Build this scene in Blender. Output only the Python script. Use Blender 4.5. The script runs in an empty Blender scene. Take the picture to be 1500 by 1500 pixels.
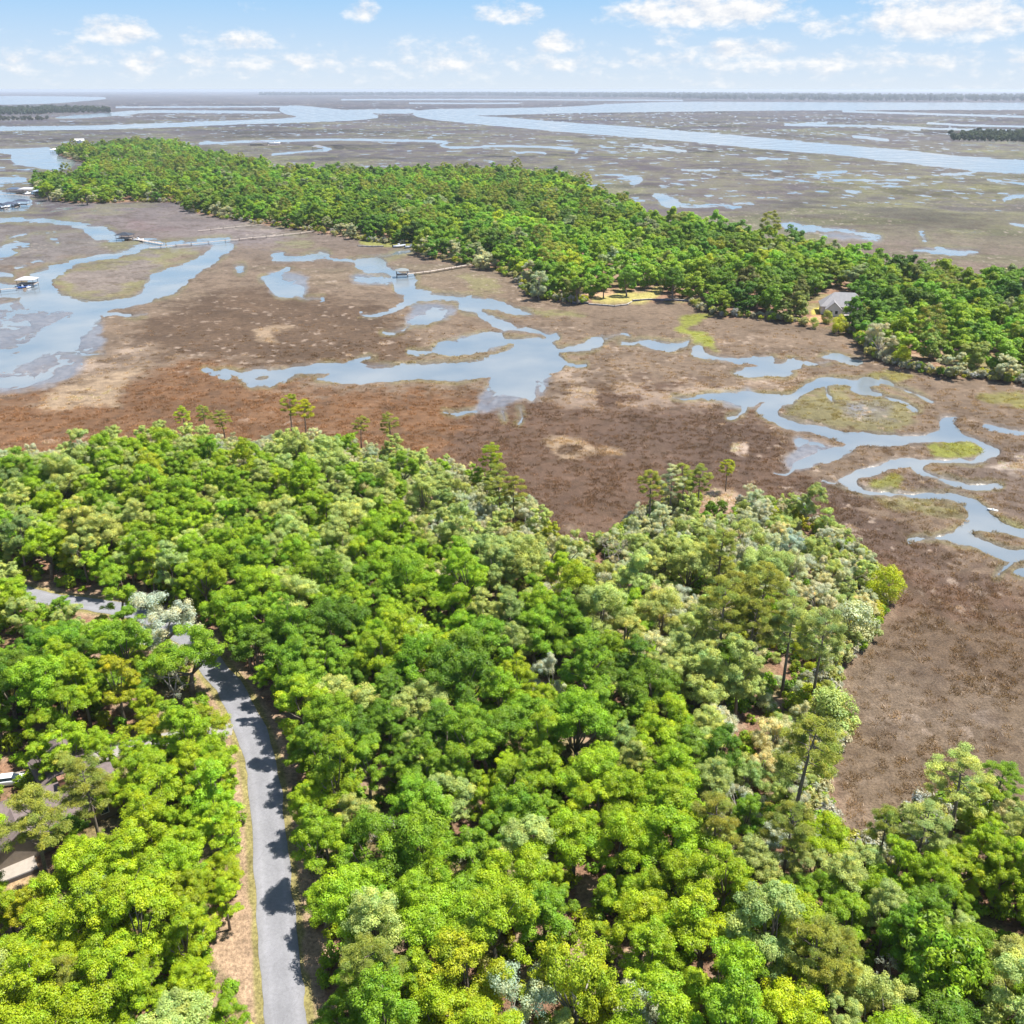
import bpy, math, random
import numpy as np
from mathutils import Vector

SC = bpy.context.scene
COL = SC.collection
RNG = np.random.default_rng(11)
random.seed(5)

# ------------------------------------------------------------------ camera model (photo is 1500 x 1500)
F, CX, CY, YH, HC = 1410.0, 750.0, 750.0, 131.0, 95.0
TH = math.atan((CY - YH) / F)
CT, ST = math.cos(TH), math.sin(TH)
ZU = 0.8            # height of the dry land above the marsh
ZW = -0.30          # water level


def gnd(x, y, z=0.0):
    """point of the world on the level z that the photo shows at pixel x, y"""
    dx = x - CX
    dy = F * CT + (CY - y) * ST
    dz = -F * ST + (CY - y) * CT
    t = (z - HC) / dz
    return Vector((dx * t, dy * t, z))


def gnd_np(P, z=0.0):
    P = np.asarray(P, float)
    dx = P[:, 0] - CX
    dy = F * CT + (CY - P[:, 1]) * ST
    dz = -F * ST + (CY - P[:, 1]) * CT
    t = (z - HC) / dz
    return np.stack([dx * t, dy * t], 1)


def proj_np(X, Y, Z):
    zz = Z - HC
    d = Y * CT - zz * ST
    u = Y * ST + zz * CT
    d = np.where(d < 1e-3, 1e-3, d)
    return CX + F * X / d, CY - F * u / d


# ------------------------------------------------------------------ noise
def _hash(i, j, s):
    h = (i.astype(np.int64) * 374761393 + j.astype(np.int64) * 668265263 + s * 974634777) & 0xFFFFFFFF
    h = ((h ^ (h >> 13)) * 1274126177) & 0xFFFFFFFF
    h = h ^ (h >> 16)
    return (h & 0xFFFFFF) / float(0xFFFFFF)


def vnoise(x, y, s=0):
    i, j = np.floor(x), np.floor(y)
    fx, fy = x - i, y - j
    fx = fx * fx * fx * (fx * (fx * 6 - 15) + 10)
    fy = fy * fy * fy * (fy * (fy * 6 - 15) + 10)
    a, b = _hash(i, j, s), _hash(i + 1, j, s)
    c, d = _hash(i, j + 1, s), _hash(i + 1, j + 1, s)
    return (a * (1 - fx) + b * fx) * (1 - fy) + (c * (1 - fx) + d * fx) * fy


def fbm(x, y, s=0, o=4):
    v, a, t = 0.0, 0.5, 0.0
    for k in range(o):
        v = v + a * vnoise(x * 2 ** k + 17.3 * k, y * 2 ** k - 9.1 * k, s + k)
        t += a
        a *= 0.5
    return v / t          # 0..1


def sstep(a, b, x):
    t = np.clip((x - a) / (b - a), 0, 1)
    return t * t * (3 - 2 * t)


# ------------------------------------------------------------------ polygons and distances
def chaikin(P, n=2, closed=True):
    P = np.asarray(P, float)
    for _ in range(n):
        Q = np.roll(P, -1, 0) if closed else P[1:]
        A = P if closed else P[:-1]
        R = np.empty((len(A) * 2, 2))
        R[0::2] = A * 0.75 + Q * 0.25
        R[1::2] = A * 0.25 + Q * 0.75
        if not closed:
            R = np.vstack([P[:1], R, P[-1:]])
        P = R
    return P


def seg_dist(px, py, P, closed=True):
    d = np.full(px.shape, 1e9)
    n = len(P)
    for k in range(n if closed else n - 1):
        ax, ay = P[k]
        bx, by = P[(k + 1) % n]
        ex, ey = bx - ax, by - ay
        l2 = ex * ex + ey * ey + 1e-12
        t = np.clip(((px - ax) * ex + (py - ay) * ey) / l2, 0, 1)
        d = np.minimum(d, (px - ax - t * ex) ** 2 + (py - ay - t * ey) ** 2)
    return np.sqrt(d)


def inside(px, py, P):
    c = np.zeros(px.shape, bool)
    n = len(P)
    for k in range(n):
        ax, ay = P[k]
        bx, by = P[(k + 1) % n]
        if ay == by:
            continue
        m = ((ay > py) != (by > py)) & (px < (bx - ax) * (py - ay) / (by - ay) + ax)
        c ^= m
    return c


def sdf(px, py, P, margin, smooth=1):
    """signed distance, negative inside; clipped to margin away from the polygon"""
    P = chaikin(P, smooth) if smooth else np.asarray(P, float)
    out = np.full(px.shape, float(margin))
    m = (px > P[:, 0].min() - margin) & (px < P[:, 0].max() + margin) & (py > P[:, 1].min() - margin) & (py < P[:, 1].max() + margin)
    if m.any():
        x, y = px[m], py[m]
        d = seg_dist(x, y, P)
        d[inside(x, y, P)] *= -1
        out[m] = np.minimum(d, margin)
    return out


def linesdf(px, py, P, hw, margin):
    P = chaikin(P, 1, False)
    out = np.full(px.shape, float(margin))
    m = (px > P[:, 0].min() - margin) & (px < P[:, 0].max() + margin) & (py > P[:, 1].min() - margin) & (py < P[:, 1].max() + margin)
    if m.any():
        out[m] = np.minimum(seg_dist(px[m], py[m], P, False) - hw, margin)
    return out


# ------------------------------------------------------------------ traced outlines (photo pixels on the marsh level)
WATER = [
    # creek beyond the boathouse
    [(-60, 319), (0, 319), (40, 318.5), (67, 320), (88, 323), (112, 327), (133, 330), (149, 331), (168, 339), (179, 348), (177, 352), (149, 352), (133, 347), (125, 340), (112, 333), (90, 328), (64, 325), (27, 323), (-60, 322)],
    # the big loop
    [(213, 350), (200, 359), (173, 367), (133, 377), (100, 384), (73, 391), (50, 398), (42, 408), (47, 416), (37, 430), (33, 443), (53, 448), (77, 454), (107, 456), (110, 465), (83, 473), (63, 482), (50, 497), (37, 503), (43, 513), (0, 529), (-60, 545), (-60, 556), (0, 537), (33, 528), (60, 519), (83, 507), (110, 513), (108, 502), (127, 487), (133, 474), (143, 463), (153, 455), (173, 450), (187, 447), (217, 442), (240, 435), (260, 428), (270, 418), (277, 407), (290, 397), (310, 387), (323, 377), (333, 367), (342, 360), (333, 355), (313, 357), (307, 367), (283, 380), (253, 392), (230, 400), (217, 410), (210, 420), (203, 428), (187, 435), (167, 438), (140, 442), (113, 438), (93, 432), (80, 423), (77, 410), (82, 400), (100, 392), (133, 382), (173, 373), (200, 367), (220, 363), (243, 360), (243, 355), (230, 352)],
    [(-60, 395), (10, 398), (22, 402), (18, 406), (-60, 409)],
    [(-60, 412), (30, 415), (40, 425), (36, 432), (20, 435), (-60, 437)],
    [(-60, 360), (0, 363), (10, 357), (25, 354), (43, 355), (40, 358), (27, 360), (20, 365), (28, 371), (10, 377), (-60, 381)],
    [(-60, 552), (0, 551), (25, 552), (46, 550), (44, 558), (20, 562), (-60, 563)],
    # ponds
    [(397, 373), (403, 368), (420, 367), (418, 375), (430, 377), (450, 376), (463, 372), (467, 368), (482, 372), (473, 378), (450, 382), (423, 383), (403, 380)],
    [(430, 391), (413, 398), (413, 407), (430, 413), (447, 423), (440, 432), (407, 432), (397, 420), (383, 410), (380, 405), (397, 400)],
    [(343, 388), (357, 387), (353, 400), (343, 395)],
    # creek with the short pier
    [(550, 376), (526, 381), (518, 386), (528, 393), (540, 399), (560, 401), (568, 406), (572, 414), (575, 420), (578, 428), (596, 434), (592, 445), (562, 456), (563, 459), (594, 449), (604, 440), (628, 438), (652, 438), (670, 441), (672, 450), (680, 455), (696, 461), (712, 469), (724, 475), (736, 483), (731, 490), (732, 497), (744, 502), (768, 500), (800, 498), (813, 489), (780, 484), (768, 481), (756, 479), (746, 473), (734, 467), (718, 461), (702, 453), (692, 450), (706, 449), (726, 453), (750, 458), (772, 462), (782, 461), (760, 452), (740, 446), (736, 442), (720, 439), (700, 435), (680, 433), (660, 431), (640, 430), (624, 426), (608, 424), (608, 414), (608, 402), (586, 399), (576, 394), (560, 389), (562, 383)],
    [(714, 488), (692, 492), (670, 498), (644, 506), (630, 512), (640, 517), (670, 518), (690, 515), (712, 511), (730, 506), (746, 502), (735, 490)],
    [(596, 470), (610, 466), (626, 464), (624, 457), (640, 453), (656, 455), (655, 465), (640, 470), (622, 476), (604, 475)],
    # wide pool and the long water left of it
    [(768, 500), (746, 509), (736, 518), (720, 524), (704, 527), (680, 530), (640, 532), (580, 535), (540, 536), (524, 534), (487, 533), (449, 535), (423, 538), (388, 539), (364, 541), (351, 546), (352, 557), (361, 565), (399, 564), (401, 555), (425, 553), (440, 546), (480, 545), (487, 550), (462, 556), (481, 558), (508, 559), (529, 563), (545, 559), (577, 557), (593, 553), (641, 557), (673, 558), (700, 552), (728, 549), (712, 562), (730, 572), (745, 575), (771, 579), (781, 587), (784, 568), (787, 555), (795, 547), (819, 541), (825, 533), (824, 525), (813, 517), (829, 516), (851, 515), (872, 512), (885, 503), (885, 491), (877, 492), (867, 497), (851, 504), (835, 508), (813, 511), (805, 505), (805, 500), (816, 495), (813, 488), (795, 488)],
    [(322, 549), (331, 547), (333, 553), (325, 555)],
    # right of the middle
    [(937, 496), (952, 497), (968, 501), (992, 500), (1011, 495), (1013, 500), (997, 509), (979, 511), (957, 510), (941, 503)],
    [(1015, 508), (1025, 505), (1029, 515), (1043, 521), (1067, 524), (1088, 527), (1101, 523), (1133, 523), (1136, 531), (1128, 535), (1099, 532), (1067, 531), (1037, 525), (1019, 519)],
    [(1075, 544), (1101, 540), (1125, 536), (1147, 532), (1157, 524), (1165, 528), (1176, 529), (1168, 536), (1152, 540), (1160, 546), (1147, 552), (1120, 551), (1093, 553)],
    [(1201, 524), (1224, 520), (1240, 523), (1264, 528), (1264, 532), (1235, 528), (1213, 528)],
    # the S shaped creek
    [(1030, 578), (1070, 577), (1096, 577), (1126, 580), (1150, 579), (1170, 568), (1190, 561), (1210, 557), (1230, 555), (1262, 554), (1270, 553), (1282, 556), (1296, 561), (1276, 566), (1278, 572), (1296, 575), (1296, 580), (1264, 580), (1250, 569), (1250, 562), (1230, 563), (1220, 564), (1202, 568), (1182, 574), (1166, 584), (1150, 592), (1140, 598), (1137, 606), (1150, 612), (1178, 620), (1196, 624), (1216, 626), (1250, 634), (1290, 636), (1314, 638), (1344, 636), (1372, 632), (1382, 628), (1381, 614), (1384, 609), (1408, 609), (1398, 618), (1402, 626), (1412, 636), (1432, 644), (1452, 651), (1468, 658), (1468, 666), (1450, 674), (1438, 679), (1416, 679), (1380, 676), (1356, 677), (1358, 688), (1376, 694), (1392, 700), (1406, 706), (1424, 708), (1468, 709), (1470, 713), (1456, 716), (1420, 715), (1400, 712), (1386, 707), (1374, 699), (1354, 695), (1342, 688), (1336, 682), (1328, 682), (1304, 688), (1286, 695), (1268, 700), (1260, 703), (1258, 708), (1264, 714), (1284, 717), (1320, 720), (1352, 720), (1380, 721), (1408, 725), (1430, 731), (1442, 738), (1450, 745), (1458, 758), (1474, 768), (1500, 778), (1580, 792), (1580, 838), (1500, 822), (1484, 820), (1466, 816), (1450, 808), (1430, 800), (1410, 799), (1386, 793), (1370, 788), (1370, 785), (1390, 782), (1400, 772), (1412, 764), (1426, 758), (1422, 748), (1412, 738), (1396, 731), (1370, 728), (1340, 727), (1300, 726), (1270, 723), (1246, 716), (1232, 706), (1230, 699), (1244, 695), (1266, 688), (1284, 680), (1312, 671), (1330, 669), (1356, 671), (1392, 672), (1424, 670), (1436, 664), (1445, 658), (1436, 650), (1420, 645), (1392, 643), (1370, 645), (1350, 647), (1328, 650), (1304, 652), (1280, 651), (1256, 652), (1256, 658), (1238, 667), (1216, 674), (1200, 679), (1190, 683), (1168, 686), (1162, 680), (1170, 675), (1186, 672), (1200, 664), (1216, 656), (1246, 650), (1242, 644), (1216, 639), (1200, 636), (1180, 633), (1158, 628), (1144, 622), (1124, 614), (1108, 604), (1110, 598), (1126, 589), (1104, 588), (1098, 593), (1082, 593), (1070, 587), (1030, 584)],
    [(1440, 619), (1454, 621), (1480, 628), (1500, 631), (1580, 637), (1580, 641), (1500, 636), (1470, 632), (1440, 624)],
    [(1486, 836), (1500, 833), (1560, 832), (1560, 850), (1500, 846), (1490, 842)],
    # behind the island
    [(897, 261), (940, 258), (943, 264), (930, 272), (918, 270), (925, 265)],
    [(955, 283), (985, 286), (998, 295), (995, 305), (975, 303), (972, 295)],
    [(1135, 326), (1185, 329), (1195, 334), (1190, 341), (1150, 335)],
    [(1330, 365), (1380, 363), (1437, 367), (1430, 373), (1370, 371)],
    [(1473, 327), (1500, 328), (1560, 330), (1560, 334), (1500, 332)],
    # left bays
    [(-80, 219), (0, 218.5), (30, 217.5), (60, 216.5), (72, 215), (76, 220), (100, 224), (112, 227), (110, 236), (106, 244), (92, 249), (86, 250.5), (70, 248), (50, 244), (35, 241.5), (23, 239), (17.5, 234), (18, 228), (15, 225), (0, 224), (-80, 224)],
    [(-80, 259), (0, 259), (40, 259), (40, 265), (20, 267), (0, 268), (-80, 269)],
    [(-80, 283), (0, 282), (16, 281), (30, 285), (43, 286), (48, 294), (47, 302), (40, 305), (20, 306), (0, 308), (-80, 310)],
    # far rivers
    [(603, 169), (623, 162), (640, 163), (667, 168), (750, 173), (833, 180), (917, 185), (1000, 192), (1100, 200), (1200, 210), (1300, 218), (1400, 228), (1500, 235), (1640, 247), (1640, 269), (1500, 254), (1433, 250), (1367, 243), (1300, 235), (1233, 227), (1167, 222), (1067, 213), (1000, 206), (917, 200), (833, 193), (760, 187), (687, 180), (633, 175)],
    [(603, 169), (612, 160), (733, 159), (833, 157), (900, 152), (1000, 149), (1133, 150), (1660, 151), (1660, 160), (1167, 161), (1000, 163), (833, 165), (733, 168), (667, 169), (630, 171)],
    [(-80, 187), (0, 186), (133, 184), (233, 181), (333, 177), (417, 174), (440, 171), (415, 166), (408, 160), (417, 155), (443, 155), (500, 161), (533, 163), (560, 171), (533, 175), (500, 177), (433, 179), (333, 182), (233, 187), (100, 190), (-80, 192)],
    [(75, 173), (100, 170), (150, 166), (200, 161.5), (300, 162), (400, 163), (415, 166), (300, 165), (205, 164.5), (195, 167), (160, 170), (120, 173)],
    [(500, 161), (560, 160.5), (612, 160), (606, 166), (560, 166), (530, 164)],
    [(-90, 141), (0, 141), (100, 141.5), (170, 143), (110, 149), (60, 152), (0, 153), (-90, 153)],
]
HOLES = [
    [(733, 490), (738, 486), (752, 485), (775, 486), (794, 491), (794, 494), (770, 495), (748, 498), (737, 498)],
    [(368, 550), (380, 546.5), (393, 547), (392, 553), (377, 554)],
    [(1424, 779), (1440, 776), (1466, 777), (1500, 783), (1580, 800), (1580, 814), (1500, 807), (1480, 805), (1460, 798), (1444, 790), (1432, 784)],
]
CREEKS = [   # thin far creeks: points, half width
    ([(293, 210), (367, 207), (500, 204), (617, 206), (657, 208), (643, 213), (667, 217), (733, 213), (800, 215), (847, 218), (843, 224)], 1.1),
    ([(400, 226), (440, 222), (490, 219), (465, 214)], 1.2),
    ([(758, 224), (775, 222), (797, 224)], 1.0),
    ([(943, 213), (960, 217), (1003, 221)], 1.4),
    ([(1000, 248), (1053, 249)], 0.9), ([(1197, 252), (1240, 252)], 1.4), ([(1110, 233), (1153, 233)], 0.8),
    ([(1250, 200), (1275, 202), (1300, 205)], 1.5), ([(1150, 183), (1300, 184.5), (1400, 190), (1560, 192)], 0.9),
    ([(1150, 183), (1180, 181), (1210, 180)], 0.9), ([(1310, 187), (1347, 190)], 1.5), ([(1360, 180), (1420, 184), (1560, 186)], 0.9),
    ([(1380, 255), (1400, 255), (1427, 252), (1440, 247)], 1.1), ([(1450, 263), (1500, 270), (1560, 275)], 1.0),
    ([(1473, 292), (1490, 286), (1520, 285)], 1.8), ([(1351, 341), (1357, 352)], 1.8), ([(1235, 163), (1500, 171), (1600, 173)], 0.9),
    ([(500, 146), (700, 145.5), (1000, 147)], 0.5), ([(170, 157), (300, 156.5), (420, 156)], 0.6), ([(600, 151), (700, 151.5), (760, 151)], 0.5),
    ([(1000, 300), (1060, 301), (1087, 304)], 1.4), ([(1077, 298), (1103, 298)], 1.0), ([(1190, 334), (1240, 338), (1290, 347)], 2.0),
    ([(17, 348), (30, 343), (40, 341)], 1.0), ([(27, 391), (40, 388)], 1.0), ([(50, 382), (60, 379), (66, 382)], 1.2), ([(75, 349), (82, 352)], 1.0),
    ([(1216, 566), (1218, 576), (1226, 590)], 1.6), ([(1296, 557), (1340, 577), (1372, 588)], 0.8),
    ([(548, 377), (575, 371), (600, 367)], 0.9), ([(520, 407), (545, 409), (572, 408)], 1.2), ([(333, 350), (300, 352), (250, 356)], 1.3),
    ([(694, 601), (672, 606), (655, 603)], .7), ([(762, 598), (766, 612), (760, 620)], .7), ([(735, 602), (739, 616)], .7), ([(600, 477), (580, 486), (558, 487)], .8), ([(562, 458), (546, 463), (530, 461)], .7),
    ([(1032, 580), (1010, 583), (988, 580)], .8), ([(885, 497), (905, 490), (922, 493)], .8), ([(938, 499), (925, 504), (905, 503)], .7), ([(1088, 594), (1083, 608), (1072, 612)], .8), ([(1165, 686), (1150, 694), (1133, 692)], .9),
    ([(352, 548), (335, 543), (316, 545), (300, 540)], .7), ([(436, 431), (448, 439), (472, 438)], .8), ([(150, 460), (170, 457), (192, 462), (215, 458)], .8), ([(500, 534), (516, 527), (545, 524)], .7), ([(640, 514), (615, 517), (600, 514)], .8),
    ([(1372, 790), (1352, 786), (1338, 790)], .9), ([(1236, 702), (1224, 707), (1212, 704)], .9), ([(1180, 530), (1200, 534), (1222, 531)], .7), ([(1300, 580), (1325, 588), (1340, 600)], .8), ([(820, 530), (842, 536), (860, 533)], .7),
    ([(110, 513), (128, 520), (150, 518)], .8), ([(1484, 822), (1470, 832), (1462, 845)], 1.0), ([(476, 378), (500, 380), (520, 385)], .7), ([(0, 470), (20, 474), (45, 470)], .9), ([(10, 515), (30, 508), (60, 506)], .9),
]
MUD = [
    [(715, 552), (745, 540), (800, 545), (796, 565), (786, 594), (765, 588), (750, 600), (715, 606), (688, 606), (698, 590), (690, 580), (712, 566)],
    [(640, 500), (700, 485), (735, 486), (735, 510), (690, 520), (630, 518)],
    [(-80, 440), (40, 440), (110, 452), (150, 460), (150, 510), (110, 545), (60, 570), (-80, 580)],
    [(1160, 636), (1210, 640), (1250, 655), (1215, 676), (1168, 688), (1140, 680), (1175, 660)],
    [(300, 352), (345, 352), (350, 362), (290, 364), (245, 362)],
    [(610, 440), (660, 440), (676, 452), (660, 468), (610, 478), (590, 470)],
    [(505, 400), (575, 402), (575, 415), (520, 416)],
    [(1200, 340), (1290, 345), (1300, 357), (1215, 350)],
    [(380, 395), (450, 400), (455, 435), (400, 436)],
    [(1040, 572), (1110, 575), (1105, 598), (1075, 600), (1040, 588)],
]

# near wood: the seen edge of its canopy (pixels, on a level of 8.5 m), closed below the frame
NEAR_EDGE = [(-260, 660), (-60, 655), (0, 642), (90, 632), (200, 620), (300, 618), (400, 622), (470, 618), (550, 632), (620, 646), (690, 664), (740, 690), (785, 716), (812, 745), (838, 768), (872, 756), (920, 735), (950, 708), (1000, 696), (1060, 694), (1120, 700), (1165, 706), (1212, 726), (1262, 757), (1290, 790), (1308, 830), (1300, 862), (1272, 900), (1243, 925), (1236, 960)]
NEAR_EDGE_B = [(1243, 1000), (1250, 1035), (1238, 1062), (1222, 1085), (1222, 1115), (1226, 1150), (1240, 1192), (1285, 1218), (1338, 1212), (1385, 1172), (1425, 1138), (1475, 1130), (1520, 1155), (1600, 1175), (1760, 1215)]
NEAR_W = np.vstack([gnd_np(NEAR_EDGE, 8.5), gnd_np(NEAR_EDGE_B, 7.0), gnd_np([(1900, 1450), (1900, 2100), (750, 2100), (-500, 2100), (-500, 1200)], 0.0)])
# island: foot of the trees on the near shore, top of the canopy on the far shore
ISL_NEAR = [(44, 268), (60, 291), (100, 298), (160, 298), (210, 296), (268, 298), (276, 311), (330, 321), (385, 331), (445, 338), (500, 348), (530, 354), (575, 357), (608, 366), (622, 378), (700, 391), (765, 412), (772, 436), (830, 446), (862, 446), (940, 444), (1015, 446), (1045, 464), (1100, 468), (1170, 476), (1205, 482), (1260, 492), (1275, 520), (1300, 536), (1345, 547), (1400, 556), (1450, 558), (1500, 566), (1640, 590)]
ISL_FAR = [(1640, 412), (1500, 392), (1470, 388), (1420, 398), (1350, 386), (1290, 376), (1210, 356), (1120, 340), (1040, 326), (1000, 315), (960, 316), (930, 294), (880, 280), (830, 256), (760, 249), (700, 246), (600, 249), (480, 248), (400, 249), (395, 236), (350, 231), (300, 223), (270, 210), (230, 206), (170, 208), (140, 214), (84, 216), (82, 219), (128, 231), (132, 240), (100, 258)]
ISL_W = np.vstack([gnd_np(ISL_NEAR, 0.0), gnd_np(ISL_FAR, 9.0)])

ROAD_PX = [(436, 1800), (428, 1640), (420, 1500), (412, 1433), (404, 1340), (397, 1247), (389, 1160), (380, 1110), (364, 1060), (342, 1015), (318, 985), (294, 952), (258, 922), (208, 900), (155, 888), (100, 882), (60, 876), (10, 860), (-60, 840), (-160, 815)]
ROAD = chaikin(gnd_np(ROAD_PX, ZU), 3, False)
ROAD_HW = 2.3
DRIVE = chaikin(gnd_np([(341, 1068), (300, 1072), (250, 1080), (190, 1092), (120, 1115), (60, 1135), (-40, 1150)], ZU), 2, False)
DRIVE_HW = 1.7

# ------------------------------------------------------------------ materials
MAT = {}


def new_mat(name):
    m = bpy.data.materials.new(name)
    m.use_nodes = True
    nt = m.node_tree
    nt.nodes.clear()
    return m, nt, nt.nodes, nt.links


def solid(name, col, rough=0.7, var=0.18, scale=1.5, metal=0.0, bump=0.0, spec=0.4):
    """a painted or weathered surface with mottling"""
    if name in MAT:
        return MAT[name]
    m, nt, N, L = new_mat(name)
    out = N.new('ShaderNodeOutputMaterial')
    b = N.new('ShaderNodeBsdfPrincipled')
    tc = N.new('ShaderNodeTexCoord')
    no = N.new('ShaderNodeTexNoise')
    no.inputs['Scale'].default_value = scale
    no.inputs['Detail'].default_value = 6
    L.new(tc.outputs['Object'], no.inputs['Vector'])
    mp = N.new('ShaderNodeMapRange')
    mp.inputs[1].default_value = 0.25
    mp.inputs[2].default_value = 0.75
    mp.inputs[3].default_value = 1 - var
    mp.inputs[4].default_value = 1 + var
    L.new(no.outputs['Fac'], mp.inputs[0])
    vm = N.new('ShaderNodeVectorMath')
    vm.operation = 'MULTIPLY'
    vm.inputs[0].default_value = col
    L.new(mp.outputs[0], vm.inputs[1])
    L.new(vm.outputs[0], b.inputs['Base Color'])
    b.inputs['Roughness'].default_value = rough
    b.inputs['Metallic'].default_value = metal
    b.inputs['Specular IOR Level'].default_value = spec
    if bump:
        bp = N.new('ShaderNodeBump')
        bp.inputs['Strength'].default_value = bump
        bp.inputs['Distance'].default_value = 0.05
        L.new(no.outputs['Fac'], bp.inputs['Height'])
        L.new(bp.outputs[0], b.inputs['Normal'])
    L.new(b.outputs[0], out.inputs[0])
    MAT[name] = m
    return m


def leaf_mat(name, inst):
    m, nt, N, L = new_mat(name)
    out = N.new('ShaderNodeOutputMaterial')
    if inst:
        src = N.new('ShaderNodeAttribute')
        src.attribute_type = 'INSTANCER'
        src.attribute_name = 'hue'
        col = src.outputs['Color']
    else:
        src = N.new('ShaderNodeObjectInfo')
        col = src.outputs['Color']
    tn = N.new('ShaderNodeAttribute')
    tn.attribute_name = 'tint'
    mul = N.new('ShaderNodeVectorMath')
    mul.operation = 'MULTIPLY'
    L.new(col, mul.inputs[0])
    L.new(tn.outputs['Color'], mul.inputs[1])
    d = N.new('ShaderNodeBsdfDiffuse')
    t = N.new('ShaderNodeBsdfTranslucent')
    g = N.new('ShaderNodeBsdfGlossy')
    g.inputs['Roughness'].default_value = 0.45
    g.inputs['Color'].default_value = (0.9, 0.9, 0.9, 1)
    L.new(mul.outputs[0], d.inputs['Color'])
    tw = N.new('ShaderNodeVectorMath')
    tw.operation = 'MULTIPLY'
    tw.inputs[1].default_value = (1.25, 1.15, 0.6)
    L.new(mul.outputs[0], tw.inputs[0])
    L.new(tw.outputs[0], t.inputs['Color'])
    mx = N.new('ShaderNodeMixShader')
    mx.inputs[0].default_value = 0.36
    L.new(d.outputs[0], mx.inputs[1])
    L.new(t.outputs[0], mx.inputs[2])
    mg = N.new('ShaderNodeMixShader')
    mg.inputs[0].default_value = 0.02
    L.new(mx.outputs[0], mg.inputs[1])
    L.new(g.outputs[0], mg.inputs[2])
    L.new(mg.outputs[0], out.inputs[0])
    MAT[name] = m
    return m


LEAF = leaf_mat('leaves', False)
LEAF_I = leaf_mat('leaves_far', True)
BARK = solid('bark', (0.19, 0.155, 0.125), 0.9, 0.35, 3.0, bump=0.4)
BARK_PALE = solid('pale_bark', (0.30, 0.27, 0.24), 0.9, 0.3, 3.0, bump=0.3)


def ground_mat():
    m, nt, N, L = new_mat('marsh_and_forest_floor')
    out = N.new('ShaderNodeOutputMaterial')
    b = N.new('ShaderNodeBsdfPrincipled')
    at = N.new('ShaderNodeAttribute')
    at.attribute_name = 'Col'
    geo = N.new('ShaderNodeNewGeometry')
    sc = N.new('ShaderNodeVectorMath')
    sc.operation = 'MULTIPLY'
    sc.inputs[1].default_value = (1, 1, 0.2)
    L.new(geo.outputs['Position'], sc.inputs[0])
    fac = None
    noises = []
    for s, lo, hi, det in ((0.055, 0.86, 1.14, 5), (0.42, 0.70, 1.32, 6), (2.4, 0.62, 1.40, 4)):
        no = N.new('ShaderNodeTexNoise')
        no.inputs['Scale'].default_value = s
        no.inputs['Detail'].default_value = det
        no.inputs['Roughness'].default_value = 0.62
        L.new(sc.outputs[0], no.inputs['Vector'])
        mp = N.new('ShaderNodeMapRange')
        mp.inputs[1].default_value = 0.3
        mp.inputs[2].default_value = 0.7
        mp.inputs[3].default_value = lo
        mp.inputs[4].default_value = hi
        mp.clamp = False
        L.new(no.outputs['Fac'], mp.inputs[0])
        noises.append(no)
        if fac is None:
            fac = mp.outputs[0]
        else:
            mm = N.new('ShaderNodeMath')
            mm.operation = 'MULTIPLY'
            L.new(fac, mm.inputs[0])
            L.new(mp.outputs[0], mm.inputs[1])
            fac = mm.outputs[0]
    mul = N.new('ShaderNodeVectorMath')
    mul.operation = 'MULTIPLY'
    L.new(at.outputs['Color'], mul.inputs[0])
    L.new(fac, mul.inputs[1])
    L.new(mul.outputs[0], b.inputs['Base Color'])
    rg = N.new('ShaderNodeMapRange')
    rg.inputs[3].default_value = 0.95
    rg.inputs[4].default_value = 0.22
    L.new(at.outputs['Alpha'], rg.inputs[0])
    L.new(rg.outputs[0], b.inputs['Roughness'])
    sp = N.new('ShaderNodeMapRange')
    sp.inputs[3].default_value = 0.15
    sp.inputs[4].default_value = 0.6
    L.new(at.outputs['Alpha'], sp.inputs[0])
    L.new(sp.outputs[0], b.inputs['Specular IOR Level'])
    bp = N.new('ShaderNodeBump')
    bp.inputs['Distance'].default_value = 0.5
    inv = N.new('ShaderNodeMapRange')
    inv.inputs[3].default_value = 0.75
    inv.inputs[4].default_value = 0.08
    L.new(at.outputs['Alpha'], inv.inputs[0])
    L.new(inv.outputs[0], bp.inputs['Strength'])
    L.new(noises[2].outputs['Fac'], bp.inputs['Height'])
    L.new(bp.outputs[0], b.inputs['Normal'])
    L.new(b.outputs[0], out.inputs[0])
    return m


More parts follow.
